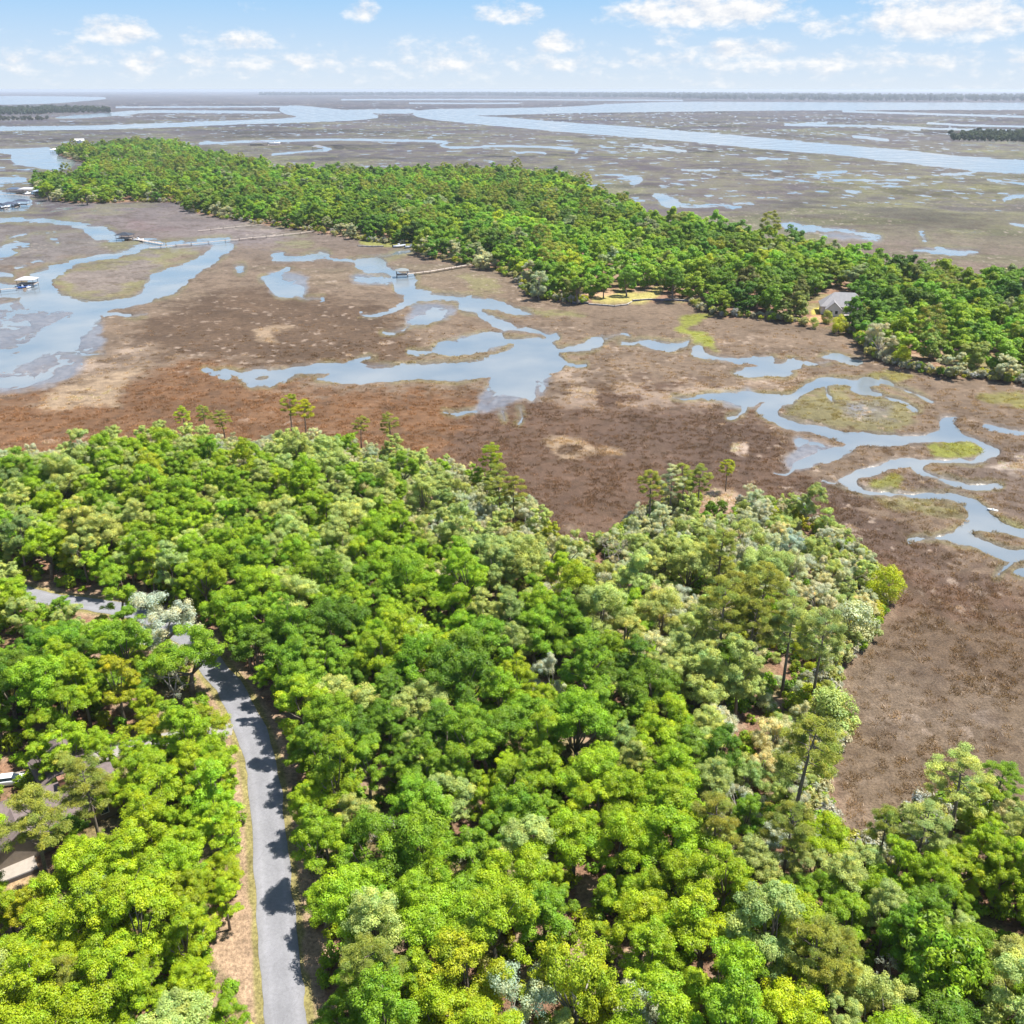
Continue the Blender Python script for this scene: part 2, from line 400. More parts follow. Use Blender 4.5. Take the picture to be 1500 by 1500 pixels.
def water_mat():
    m, nt, N, L = new_mat('tidal_water')
    out = N.new('ShaderNodeOutputMaterial')
    b = N.new('ShaderNodeBsdfPrincipled')
    b.inputs['Roughness'].default_value = 0.12
    b.inputs['IOR'].default_value = 1.33
    geo = N.new('ShaderNodeNewGeometry')
    no = N.new('ShaderNodeTexNoise')
    no.inputs['Scale'].default_value = 0.9
    no.inputs['Detail'].default_value = 4
    L.new(geo.outputs['Position'], no.inputs['Vector'])
    big = N.new('ShaderNodeTexNoise')
    big.inputs['Scale'].default_value = 0.03
    big.inputs['Detail'].default_value = 5
    L.new(geo.outputs['Position'], big.inputs['Vector'])
    rr = N.new('ShaderNodeMapRange')
    rr.inputs[1].default_value = 0.35
    rr.inputs[2].default_value = 0.65
    rr.inputs[3].default_value = 0.07
    rr.inputs[4].default_value = 0.22
    L.new(big.outputs['Fac'], rr.inputs[0])
    L.new(rr.outputs[0], b.inputs['Roughness'])
    wc = N.new('ShaderNodeMix')
    wc.data_type = 'RGBA'
    wm = N.new('ShaderNodeMapRange')
    wm.inputs[1].default_value = .36
    wm.inputs[2].default_value = .66
    L.new(big.outputs['Fac'], wm.inputs[0])
    L.new(wm.outputs[0], wc.inputs[0])
    wc.inputs[6].default_value = (.125, .155, .18, 1)
    wc.inputs[7].default_value = (.20, .215, .22, 1)
    L.new(wc.outputs[2], b.inputs['Base Color'])
    bp = N.new('ShaderNodeBump')
    bp.inputs['Strength'].default_value = 0.12
    bp.inputs['Distance'].default_value = 0.1
    L.new(no.outputs['Fac'], bp.inputs['Height'])
    L.new(bp.outputs[0], b.inputs['Normal'])
    L.new(b.outputs[0], out.inputs[0])
    return m


def road_mat():
    m, nt, N, L = new_mat('worn_asphalt')
    out = N.new('ShaderNodeOutputMaterial')
    b = N.new('ShaderNodeBsdfPrincipled')
    at = N.new('ShaderNodeAttribute')
    at.attribute_name = 'Col'
    geo = N.new('ShaderNodeNewGeometry')
    f = None
    for s, lo, hi in ((0.25, 0.88, 1.1), (2.5, 0.92, 1.08), (18, 0.82, 1.18)):
        no = N.new('ShaderNodeTexNoise')
        no.inputs['Scale'].default_value = s
        no.inputs['Detail'].default_value = 5
        L.new(geo.outputs['Position'], no.inputs['Vector'])
        mp = N.new('ShaderNodeMapRange')
        mp.inputs[1].default_value = 0.3
        mp.inputs[2].default_value = 0.7
        mp.inputs[3].default_value = lo
        mp.inputs[4].default_value = hi
        L.new(no.outputs['Fac'], mp.inputs[0])
        if f is None:
            f = mp.outputs[0]
        else:
            mm = N.new('ShaderNodeMath')
            mm.operation = 'MULTIPLY'
            L.new(f, mm.inputs[0])
            L.new(mp.outputs[0], mm.inputs[1])
            f = mm.outputs[0]
    vo = N.new('ShaderNodeTexVoronoi')
    vo.feature = 'DISTANCE_TO_EDGE'
    vo.inputs['Scale'].default_value = .33
    wn = N.new('ShaderNodeTexNoise')
    wn.inputs['Scale'].default_value = .9
    wn.inputs['Detail'].default_value = 6
    L.new(geo.outputs['Position'], wn.inputs['Vector'])
    wv = N.new('ShaderNodeVectorMath')
    wv.operation = 'MULTIPLY_ADD'
    wv.inputs[1].default_value = (1.6, 1.6, 0)
    L.new(wn.outputs['Color'], wv.inputs[0])
    L.new(geo.outputs['Position'], wv.inputs[2])
    L.new(wv.outputs[0], vo.inputs['Vector'])
    ck = N.new('ShaderNodeMapRange')
    ck.inputs[1].default_value = .004
    ck.inputs[2].default_value = .03
    ck.inputs[3].default_value = .9
    ck.inputs[4].default_value = 1.0
    L.new(vo.outputs['Distance'], ck.inputs[0])
    m2 = N.new('ShaderNodeMath')
    m2.operation = 'MULTIPLY'
    L.new(f, m2.inputs[0])
    L.new(ck.outputs[0], m2.inputs[1])
    f = m2.outputs[0]
    mul = N.new('ShaderNodeVectorMath')
    mul.operation = 'MULTIPLY'
    L.new(at.outputs['Color'], mul.inputs[0])
    L.new(f, mul.inputs[1])
    L.new(mul.outputs[0], b.inputs['Base Color'])
    b.inputs['Roughness'].default_value = 0.85
    L.new(b.outputs[0], out.inputs[0])
    return m


# ------------------------------------------------------------------ mesh helpers
def mesh_np(name, V, Fc, mats=(), attrs=None, smooth=False):
    """V (n,3); Fc (m,k) with one k, all faces alike"""
    V = np.ascontiguousarray(V, np.float32)
    Fc = np.ascontiguousarray(Fc, np.int32)
    me = bpy.data.meshes.new(name)
    me.vertices.add(len(V))
    me.vertices.foreach_set('co', V.ravel())
    if len(Fc):
        m, k = Fc.shape
        me.loops.add(m * k)
        me.loops.foreach_set('vertex_index', Fc.ravel())
        me.polygons.add(m)
        me.polygons.foreach_set('loop_start', np.arange(m, dtype=np.int32) * k)
        me.polygons.foreach_set('use_smooth', np.full(m, smooth))
    for a, v in (attrs or {}).items():
        v = np.asarray(v, np.float32)
        if v.ndim == 2 and v.shape[1] == 4:
            at = me.attributes.new(a, 'FLOAT_COLOR', 'POINT')
            at.data.foreach_set('color', v.ravel())
        elif v.ndim == 2:
            at = me.attributes.new(a, 'FLOAT_VECTOR', 'POINT')
            at.data.foreach_set('vector', v.ravel())
        else:
            at = me.attributes.new(a, 'FLOAT', 'POINT')
            at.data.foreach_set('value', v)
    for x in mats:
        me.materials.append(x)
    me.update(calc_edges=True)
    return me


class MB:
    """collects simple solids and links them as one mesh object"""

    def __init__(s):
        s.v, s.f = [], []

    def box(s, c, d, rz=0.0, taper=1.0):
        cx, cy, cz = c
        hx, hy, hz = d[0] / 2, d[1] / 2, d[2] / 2
        n = len(s.v)
        ca, sa = math.cos(rz), math.sin(rz)
        for z, k in ((-hz, 1.0), (hz, taper)):
            for x, y in ((-hx, -hy), (hx, -hy), (hx, hy), (-hx, hy)):
                x, y = x * k, y * k
                s.v.append((cx + x * ca - y * sa, cy + x * sa + y * ca, cz + z))
        s.f += [tuple(n + i for i in q) for q in ((3, 2, 1, 0), (4, 5, 6, 7), (0, 1, 5, 4), (1, 2, 6, 5), (2, 3, 7, 6), (3, 0, 4, 7))]
        return s

    def poly(s, pts, faces):
        n = len(s.v)
        s.v += [tuple(p) for p in pts]
        s.f += [tuple(n + i for i in f) for f in faces]
        return s

    def tube(s, pts, rad, k=6):
        n0 = len(s.v)
        pts = [Vector(p) for p in pts]
        for i, p in enumerate(pts):
            a = pts[min(i + 1, len(pts) - 1)] - pts[max(i - 1, 0)]
            a.normalize()
            u = a.cross(Vector((0.31, 0.17, 0.93)))
            if u.length < 0.05:
                u = a.cross(Vector((1, 0, 0)))
            u.normalize()
            w = a.cross(u)
            for j in range(k):
                t = 2 * math.pi * j / k
                q = p + (u * math.cos(t) + w * math.sin(t)) * rad[i]
                s.v.append(tuple(q))
        for i in range(len(pts) - 1):
            for j in range(k):
                a, b = n0 + i * k + j, n0 + i * k + (j + 1) % k
                s.f.append((a, b, b + k, a + k))
        s.f.append(tuple(n0 + j for j in reversed(range(k))))
        s.f.append(tuple(n0 + (len(pts) - 1) * k + j for j in range(k)))
        return s

    def loft(s, rings, cap=True):
        n0, k = len(s.v), len(rings[0])
        for r in rings:
            s.v += [tuple(p) for p in r]
        for i in range(len(rings) - 1):
            for j in range(k):
                a, b = n0 + i * k + j, n0 + i * k + (j + 1) % k
                s.f.append((a, b, b + k, a + k))
        if cap:
            s.f.append(tuple(n0 + j for j in reversed(range(k))))
            s.f.append(tuple(n0 + (len(rings) - 1) * k + j for j in range(k)))
        return s

    def mesh(s, name, mat, smooth=False):
        me = bpy.data.meshes.new(name)
        me.from_pydata(s.v, [], s.f)
        me.materials.append(mat)
        if smooth:
            me.polygons.foreach_set('use_smooth', [True] * len(me.polygons))
        me.update()
        return me

    def build(s, name, mat, parent=None, smooth=False, bevel=0.0):
        o = bpy.data.objects.new(name, s.mesh(name, mat, smooth))
        COL.objects.link(o)
        o.parent = parent
        if bevel:
            b = o.modifiers.new('bevel', 'BEVEL')
            b.width = bevel
            b.segments = 2
            b.limit_method = 'ANGLE'
        return o


def tag(o, label=None, cat=None, group=None, kind=None):
    for k, v in (('label', label), ('category', cat), ('group', group), ('kind', kind)):
        if v:
            o[k] = v
    return o


def empty(name, loc, rz=0.0, label=None, cat=None, group=None):
    o = bpy.data.objects.new(name, None)
    COL.objects.link(o)
    o.location = loc
    o.rotation_euler = (0, 0, rz)
    return tag(o, label, cat, group)


def link_obj(name, me, parent=None):
    o = bpy.data.objects.new(name, me)
    COL.objects.link(o)
    o.parent = parent
    return o


# ------------------------------------------------------------------ terrain
def build_ground():
    # rows: finer where the marsh is seen, columns: finer inside the field of view
    ys = np.concatenate([np.arange(1800, 760, -3.0), np.arange(760, 300, -1.0), np.arange(300, 150, -0.62), np.arange(150, 134.2, -0.45)])
    r = np.array([gnd(CX, y).y for y in ys])
    r = np.concatenate([[0.5, 10, 20, 30], r[r > 32], [36000.0]])
    ph = np.concatenate([np.linspace(-180, -60, 14)[:-1], np.linspace(-60, -33, 40)[:-1], np.linspace(-33, 33, 1001), np.linspace(33, 60, 40)[1:], np.linspace(60, 180, 14)[1:-1]])
    ph = np.radians(ph)
    nr, nc = len(r), len(ph)
    R, P = np.meshgrid(r, ph, indexing='ij')
    X, Y = (R * np.sin(P)).ravel(), (R * np.cos(P)).ravel()
    R = R.ravel()
    px, py = proj_np(X, Y, np.zeros_like(X))
    ok = (Y * CT + HC * ST > 5) & (py < 2300)
    px = np.where(ok, px, -9999.0)
    py = np.where(ok, py, -9999.0)

    # organic edges: the outline is wandered by world-space noise
    amp = np.clip((py - 131) / 90.0, 0.25, 3.0)
    sx = np.clip(R / 420.0, 0.4, 4)
    wx = (fbm(X / (8 * sx), Y / (8 * sx), 3, 5) - 0.5) * 2.4
    wy = (fbm(X / (8 * sx), Y / (8 * sx), 31, 5) - 0.5) * 2.4
    qx = px + wx * amp * 3.0
    qy = py + wy * amp * 1.1
    MG = 40.0
    sd = np.full(X.shape, MG)
    for W in WATER:
        sd = np.minimum(sd, sdf(qx, qy, W, MG))
    for pts, hw in CREEKS:
        sd = np.minimum(sd, linesdf(qx, qy, pts, hw, MG))
    for Hh in HOLES:
        sd = np.maximum(sd, -sdf(qx, qy, Hh, MG))
    # scattered pools of the far marsh
    pool = fbm(X / 34, Y / 40, 77, 4) + 0.10 * (fbm(X / 500, Y / 500, 5, 2) - 0.5)
    farm = sstep(700, 1300, R) * sstep(14000, 7000, R)
    sd = np.where(farm > 0.01, np.minimum(sd, (0.785 - pool + 0.2 * (1 - farm)) * 22.0), sd)

    fleckw = fbm(X / 15, Y / 22, 79, 3) + .35 * (fbm(X / 260, Y / 200, 83, 3) - .5)
    sd = np.where((farm > .3) & (R < 5000), np.minimum(sd, (.80 - fleckw) * 14.0), sd)

    # dry land, in metres
    lx = X + (fbm(X / 14, Y / 14, 9, 3) - 0.5) * 7
    ly = Y + (fbm(X / 14, Y / 14, 19, 3) - 0.5) * 7
    near = sdf(lx, ly, NEAR_W, 30.0)
    near = np.where((R < 45), -30, near)
    isl = sdf(lx, ly, ISL_W, 30.0)
    land = np.minimum(near, isl)
    up = sstep(2.0, -3.5, land)

    mud = np.zeros_like(X)
    mn = ((fbm(X / 16, Y / 26, 57, 5) - .5) * 26 + (fbm(X / 4, Y / 6, 59, 3) - .5) * 9) * np.clip((py - 250) / 250, .2, 1)
    for Mp in MUD:
        mud = np.maximum(mud, sstep(5, -7, sdf(qx, qy, Mp, MG) + mn * 1.0))
    rag = (fbm(X / 10, Y / 10, 47, 5) - .5) * np.clip((py - 200) / 150, 0, 1)
    carve = sstep(3.8, -6.2, sd + rag * 11.0)
    tex = fbm(X / 3.5, Y / 3.5, 41, 4) - 0.5
    streak = fbm(X / 7 + 3 * fbm(X / 25, Y / 25, 8, 2), Y / 15, 45, 5) - 0.5
    z = 0.05 + 0.16 * tex
    z = z * (1 - mud) + mud * (ZW + 0.05 + 0.55 * streak)
    rim2 = np.clip(1 - np.abs(sd) / 9, 0, 1) * (R < 1500)
    z = z + rim2 * (fbm(X / 2.2, Y / 3.2, 49, 4) - .5) * .75
    z = z * (1 - carve) + carve * (-1.3)
    z = z * (1 - up) + up * (ZU + 0.0 * tex)
    z = np.where(R > 2500, np.minimum(z, 0.08), z)

    # ---------------- colour of what covers the ground (albedo, with bank and lawn shade painted in)
    def c(r_, g_, b_):
        return np.array([r_, g_, b_])
    taupe, brown, rust = c(.128, .099, .076), c(.076, .053, .037), c(.118, .068, .038)
    mauve, olive, lime = c(.145, .122, .118), c(.140, .137, .068), c(.150, .170, .035)
    tan, pale, dkmud, farg = c(.235, .185, .135), c(.30, .25, .215), c(.105, .105, .115), c(.063, .058, .066)
    colr = np.repeat(taupe[None], len(X), 0)

    def blend(cl, w):
        nonlocal colr
        colr = colr * (1 - w[:, None]) + np.asarray(cl)[None] * w[:, None]

    n1 = fbm(X / 30, Y / 30, 51, 5)
    n2 = fbm(X / 90, Y / 60, 61, 4)
    n3 = fbm(X / 8, Y / 8, 71, 4)
    n4 = fbm(X / 240, Y / 240, 81, 4)
    n5 = fbm(X / 2.6, Y / 2.6, 73, 3)
    dpx = px + (n1 - 0.5) * 60
    dpy = py + (fbm(X / 30, Y / 30, 53, 5) - 0.5) * 26

    def zone(cl, poly, soft=10, amt=1.0, brk=0.0, warp=1.0):
        d = sdf(px + (dpx - px) * warp, py + (dpy - py) * warp, poly, 60.0)
        d = d + (n3 - .5) * soft * 2.6 + (n5 - .5) * soft * 1.6
        w = sstep(soft * .9, -soft * .9, d) * amt
        if brk:
            w = w * (1 - brk + brk * sstep(0.42, 0.6, n3))
        blend(cl, w)
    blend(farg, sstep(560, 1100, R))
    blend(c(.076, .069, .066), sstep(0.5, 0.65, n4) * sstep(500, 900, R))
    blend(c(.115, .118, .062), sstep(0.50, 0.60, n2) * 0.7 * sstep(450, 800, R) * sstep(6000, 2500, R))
    zone(c(.14, .132, .062), [(1180, 222), (1300, 236), (1500, 256), (1600, 270), (1600, 330), (1400, 315), (1250, 285), (1150, 250)], 20, .75, .5)
    zone(c(.125, .118, .066), [(1050, 300), (1250, 285), (1500, 300), (1600, 340), (1600, 380), (1300, 355), (1150, 325)], 20, .5, .4)
    zone(c(.145, .145, .06), [(1380, 222), (1500, 230), (1600, 240), (1600, 225), (1420, 214)], 6, .8)
    zone(c(.09, .075, .075), [(880, 232), (1150, 240), (1200, 265), (1150, 300), (1020, 300), (930, 265)], 18, .8, .2)
    zone(mauve, [(100, 295), (275, 300), (460, 345), (400, 362), (260, 352), (190, 345), (100, 320)], 12, .8)
    zone(c(.12, .085, .083), [(185, 322), (260, 332), (275, 338), (200, 340)], 5, .8, .4)
    zone(olive, [(75, 400), (130, 378), (240, 358), (300, 362), (230, 398), (200, 430), (140, 444), (85, 430)], 7, .8)
    zone(mauve, [(98, 400), (140, 386), (240, 370), (250, 385), (205, 405), (190, 425), (140, 434), (105, 425)], 8, .85)
    zone(c(.13, .115, .108), [(-80, 325), (60, 328), (130, 345), (170, 355), (120, 376), (40, 395), (-80, 395)], 8, .9)
    zone(rust, [(-90, 585), (40, 576), (165, 578), (215, 552), (260, 530), (345, 524), (355, 570), (500, 570), (690, 566), (760, 612), (805, 640), (740, 700), (600, 700), (300, 690), (-90, 690)], 16, .95)
    zone(brown, [(170, 500), (230, 462), (330, 428), (420, 426), (500, 430), (590, 478), (640, 520), (560, 532), (380, 532), (250, 528)], 12, .95)
    zone(c(.082, .055, .041), [(670, 615), (760, 600), (850, 575), (980, 560), (1080, 592), (1130, 622), (1150, 665), (1190, 705), (1245, 740), (1310, 770), (1345, 800), (1470, 850), (1640, 900), (1640, 1020), (1300, 980), (1200, 850), (1000, 820), (820, 800), (640, 720)], 24, .97)
    zone(c(.073, .053, .044), [(880, 600), (1000, 575), (1080, 595), (1130, 640), (1100, 690), (960, 690), (900, 650)], 16, .6, .3)
    zone(c(.075, .055, .046), [(1180, 690), (1240, 720), (1350, 790), (1480, 850), (1440, 870), (1310, 830), (1230, 760)], 12, .7)
    zone(c(.102, .079, .056), [(1230, 950), (1290, 890), (1380, 880), (1640, 940), (1640, 1200), (1300, 1230), (1230, 1120)], 30, .6)
    zone(c(.19, .165, .155), [(1270, 980), (1350, 960), (1400, 1000), (1350, 1080), (1280, 1060)], 30, .5, .8)
    zone(c(.19, .165, .155), [(1370, 1030), (1450, 1010), (1480, 1070), (1400, 1090)], 26, .4, .8)
    zone(pale, [(820, 512), (900, 560), (1060, 560), (1180, 545), (1060, 590), (900, 606), (800, 600), (795, 560)], 14, .42, 1.0)
    zone(pale, [(-80, 540), (40, 530), (150, 505), (225, 500), (205, 528), (140, 550), (90, 562), (-80, 575)], 12, .5, .8)
    zone(tan, [(45, 592), (85, 572), (150, 552), (222, 530), (200, 552), (168, 580), (150, 600), (110, 590), (70, 602)], 6, .85)
    zone(tan, [(375, 478), (420, 470), (460, 472), (410, 484), (400, 500), (385, 492)], 5, .7)
    zone(tan, [(795, 640), (838, 643), (865, 648), (885, 656), (925, 663), (885, 666), (860, 671), (835, 672), (812, 664)], 5, .8, 0, .12)
    zone(brown, [(824, 653), (842, 651), (862, 657), (850, 661), (834, 663), (818, 667), (816, 661)], 2.5, .95, 0, .12)
    zone(c(.40, .33, .285), [(1062, 650), (1080, 646), (1092, 660), (1082, 668), (1066, 660)], 4, .8)
    zone(olive, [(1140, 590), (1200, 568), (1250, 566), (1270, 585), (1320, 580), (1360, 610), (1300, 636), (1216, 626), (1150, 612)], 8, .75)
    zone(c(.125, .125, .15), [(1240, 590), (1300, 586), (1322, 600), (1300, 616), (1250, 612)], 8, .8, .5)
    zone(lime, [(1350, 650), (1395, 644), (1420, 646), (1444, 658), (1420, 668), (1385, 671), (1352, 668)], 4, .9)
    zone(lime, [(1268, 705), (1290, 696), (1316, 694), (1316, 714), (1290, 716), (1268, 712)], 4, .7)
    zone(olive, [(1290, 728), (1370, 730), (1415, 745), (1410, 765), (1340, 750), (1300, 740)], 8, .8)
    zone(olive, [(1455, 748), (1500, 760), (1560, 775), (1560, 785), (1480, 768)], 5, .9)
    zone(c(.095, .075, .066), [(1395, 672), (1470, 655), (1580, 640), (1580, 770), (1500, 760), (1440, 730), (1400, 724), (1320, 716), (1315, 690), (1340, 690), (1400, 705)], 8, .8)
    zone(c(.34, .30, .275), [(1405, 690), (1450, 684), (1500, 650), (1580, 640), (1580, 690), (1480, 700), (1420, 706)], 8, .55, 1.0)
    zone(lime, [(983, 472), (1030, 456), (1046, 461), (1012, 472), (1002, 480), (1030, 486), (1056, 500), (1052, 515), (1034, 513), (1022, 498), (988, 484)], 4, .95)
    zone(olive, [(770, 448), (830, 447), (870, 450), (850, 460), (790, 460)], 4, .9)
    zone(olive, [(548, 377), (580, 368), (615, 360), (618, 374), (590, 382), (560, 384)], 4, .9)
    zone(olive, [(690, 405), (740, 412), (735, 424), (700, 424)], 5, .7)
    zone(c(.155, .15, .045), [(1268, 546), (1310, 542), (1345, 552), (1330, 562), (1285, 562)], 4, .8)
    zone(c(.15, .15, .05), [(1425, 585), (1500, 582), (1580, 590), (1580, 606), (1450, 600)], 5, .8)
    zone(olive, [(400, 352), (440, 342), (470, 350), (440, 362)], 5, .7)
    mo = (.80 + .42 * n3) * (.84 + .34 * n1)
    colr = colr * mo[:, None]
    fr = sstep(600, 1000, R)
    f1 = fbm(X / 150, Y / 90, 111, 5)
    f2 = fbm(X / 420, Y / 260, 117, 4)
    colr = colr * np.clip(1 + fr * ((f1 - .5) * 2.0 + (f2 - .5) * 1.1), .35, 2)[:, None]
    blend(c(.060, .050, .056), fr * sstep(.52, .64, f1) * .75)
    # pale wrack lines and dark tufts scattered over the marsh
    fleck = sstep(0.69, 0.76, fbm(X / 3.2, Y / 4, 91, 4))
    blend(pale, fleck * 0.55 * sstep(0.45, 0.6, n2))
    blend(brown * 0.8, sstep(0.62, 0.7, fbm(X / 6, Y / 6, 97, 4)) * 0.45)
    # wet rims and painted bank shade
    rimg = sstep(9, 2, sd) * sstep(0.42, 0.55, n1) * (1 - sstep(1500, 3000, R))
    blend(olive, rimg * 0.55)
    blend(c(.105, .095, .09), sstep(5.5, 0.3, sd + (n3 - .5) * 9) * 0.6 * (R < 2500))
    blend(c(.055, .045, .04), sstep(1.6, .4, sd) * sstep(-.6, .2, sd) * .5 * (R < 900) * sstep(.45, .6, n1))  # thin dark line at the waterline: bank shade put into the colour
    mudc = c(.125, .122, .130)
    blend(mudc, mud * (0.45 + 0.5 * sstep(-0.1, 0.1, streak)))
    blend(c(.17, .155, .15), mud * sstep(.08, .16, streak) * .5)
    wetz = sstep(6, -8, sdf(dpx, dpy, [(1240, 590), (1300, 586), (1322, 600), (1300, 616), (1250, 612)], 60.0)) * sstep(.42, .6, n3)
    wet = np.clip(mud * 0.9 + wetz + sstep(1.5, -0.5, sd) * 0.8, 0, 1)
    nearm = sstep(750, 420, R)[:, None] * (1 - mud)[:, None]
    colr = colr * (1 + nearm * (c(1.07, 1.0, .90) - 1)[None])
    # forest floor and lawns
    litter = np.stack([.165 + .09 * n1, .098 + .05 * n1, .064 + .03 * n1], 1)
    pn = sstep(0.5, 0.62, fbm(X / 5, Y / 5, 101, 4))[:, None]
    litter = litter * (1 - pn * .6) + c(.30, .225, .155)[None] * pn * .6
    gn = sstep(0.55, 0.66, fbm(X / 11, Y / 11, 103, 3))[:, None]
    litter = litter * (1 - gn * .5) + c(.15, .16, .05)[None] * gn * .5
    rd = np.full(X.shape, 99.0)
    m = R < 420
    rd[m] = seg_dist(X[m], Y[m], ROAD, False)
    vg = sstep(ROAD_HW + 2.6, ROAD_HW + 1.2, rd + (n3 - .5) * 2.2)[:, None]
    verge = np.array([.31, .22, .14])[None] * (1 - .75 * sstep(ROAD_HW + 1.3, ROAD_HW + .5, rd))[:, None] + c(.20, .19, .055)[None] * (.75 * sstep(ROAD_HW + 1.3, ROAD_HW + .5, rd))[:, None]
    litter = litter * (1 - vg) + verge * vg
    colr = colr * (1 - up[:, None]) + litter * up[:, None]
    wet = wet * (1 - up)

    def spot(cl, poly, soft=3, amt=1.0):
        w = sstep(soft, -soft, sdf(px + wx * 3, py + wy * 2, poly, 40.0)) * amt
        blend(cl, w)
    spot(c(.33, .23, .15), [(300, 1388), (330, 1345), (366, 1300), (372, 1440), (368, 1500), (340, 1450)], 4)
    spot(c(.33, .23, .15), [(442, 1372), (488, 1372), (492, 1425), (448, 1445)], 4)
    spot(c(.36, .25, .14), [(0, 1238), (50, 1255), (62, 1290), (10, 1320), (-30, 1290)], 4)
    spot(c(.33, .24, .165), [(1035, 715), (1085, 720), (1080, 752), (1025, 750)], 4, .8)
    spot(c(.33, .24, .165), [(840, 1290), (880, 1290), (880, 1345), (845, 1345)], 4, .7)
    spot(c(.31, .27, .09), [(866, 437), (890, 432), (955, 430), (960, 422), (975, 424), (965, 440), (935, 446), (870, 446)], 3)
    spot(c(.40, .25, .16), [(858, 430), (880, 428), (905, 431), (890, 437), (862, 440)], 3, .8)
    spot(c(.17, .17, .05), [(525, 352), (560, 350), (615, 352), (618, 362), (575, 362), (530, 360)], 2)  # small lawn by the creek head, its shade put into the colour
    spot(c(.42, .24, .13), [(1182, 466), (1208, 464), (1208, 474), (1180, 478)], 3)
    spot(c(.38, .32, .07), [(1188, 456), (1203, 452), (1203, 463), (1188, 464)], 2)
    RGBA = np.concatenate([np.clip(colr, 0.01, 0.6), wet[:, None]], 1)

    rg = np.random.default_rng(5)
    gp = (R < 520) & (up < .05) & (sd > 3.0) & (mud < .2) & (Y > 30) & (np.abs(np.arctan2(X, Y)) < .56)
    cell = np.abs(np.gradient(R.reshape(nr, nc), axis=0)).ravel() * R * math.radians(.066)
    stand = fbm(X / 6 + 1.5 * n1, Y / 9, 131, 4)
    pr = cell * np.clip(1.0 - R / 640, .25, 1) * (.25 + .75 * sstep(.36, .58, stand)) * .62 * sstep(480, 250, R)
    GRASS.extend([X, Y, z, colr, gp & (rg.random(len(X)) < pr), stand])
    V = np.stack([X, Y, z], 1)
    idx = np.arange(nr * nc).reshape(nr, nc)
    a, b_ = idx[:-1], idx[1:]
    nx = np.roll(idx, -1, 1)
    Q = np.stack([a, nx[:-1], nx[1:], b_], -1).reshape(-1, 4)[:, ::-1]
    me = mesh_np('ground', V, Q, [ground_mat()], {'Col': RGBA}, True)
    o = link_obj('ground', me)
    tag(o, 'brown salt marsh and forest floor reaching to the horizon', None, None, 'structure')
    # water sheet under the marsh
    rr = np.array([5, 200, 500, 1200, 3000, 8000, 20000, 35900.0])
    pp = np.radians(np.linspace(-180, 180, 73)[:-1])
    A, B = np.meshgrid(rr, pp, indexing='ij')
    V = np.stack([(A * np.sin(B)).ravel(), (A * np.cos(B)).ravel(), np.full(A.size, ZW)], 1)
    idx = np.arange(A.size).reshape(A.shape)
    nx = np.roll(idx, -1, 1)
    Q = np.stack([idx[:-1], nx[:-1], nx[1:], idx[1:]], -1).reshape(-1, 4)[:, ::-1]
    w = link_obj('water', mesh_np('water', V, Q, [water_mat()]))
    tag(w, 'pale blue tidal water in creeks and rivers', None, None, 'structure')


GRASS = []


def strip(name, C, hw, z, mat, cols, label, wob=0.3):
    """a paved strip with a crowned section along the line C"""
    C = np.asarray(C)
    T = np.gradient(C, axis=0)
    T /= np.linalg.norm(T, axis=1)[:, None]
    Nn = np.stack([T[:, 1], -T[:, 0]], 1)
    prof = [(-1.0, -0.05), (-0.985, 0.03), (-0.6, 0.045), (-0.25, 0.055), (0.25, 0.055), (0.6, 0.045), (0.985, 0.03), (1.0, -0.05)]
    V, Cc = [], []
    for i in range(len(C)):
        for j, (u, dz) in enumerate(prof):
            w = hw * u + (wob * (fbm(np.array([i * .37]), np.array([float(u > 0) * 9.]), 7, 2)[0] - .5) * 2 if abs(u) > .9 else 0)
            V.append((C[i, 0] + Nn[i, 0] * w, C[i, 1] + Nn[i, 1] * w, z + dz))
            Cc.append((*cols[min(j, len(prof) - 1 - j)], 1))
    k = len(prof)
    idx = np.arange(len(V)).reshape(len(C), k)
    Q = np.stack([idx[:-1, :-1], idx[:-1, 1:], idx[1:, 1:], idx[1:, :-1]], -1).reshape(-1, 4)
    o = link_obj(name, mesh_np(name, np.array(V), Q, [mat], {'Col': np.array(Cc)}))
    tag(o, label, None, None, 'structure')


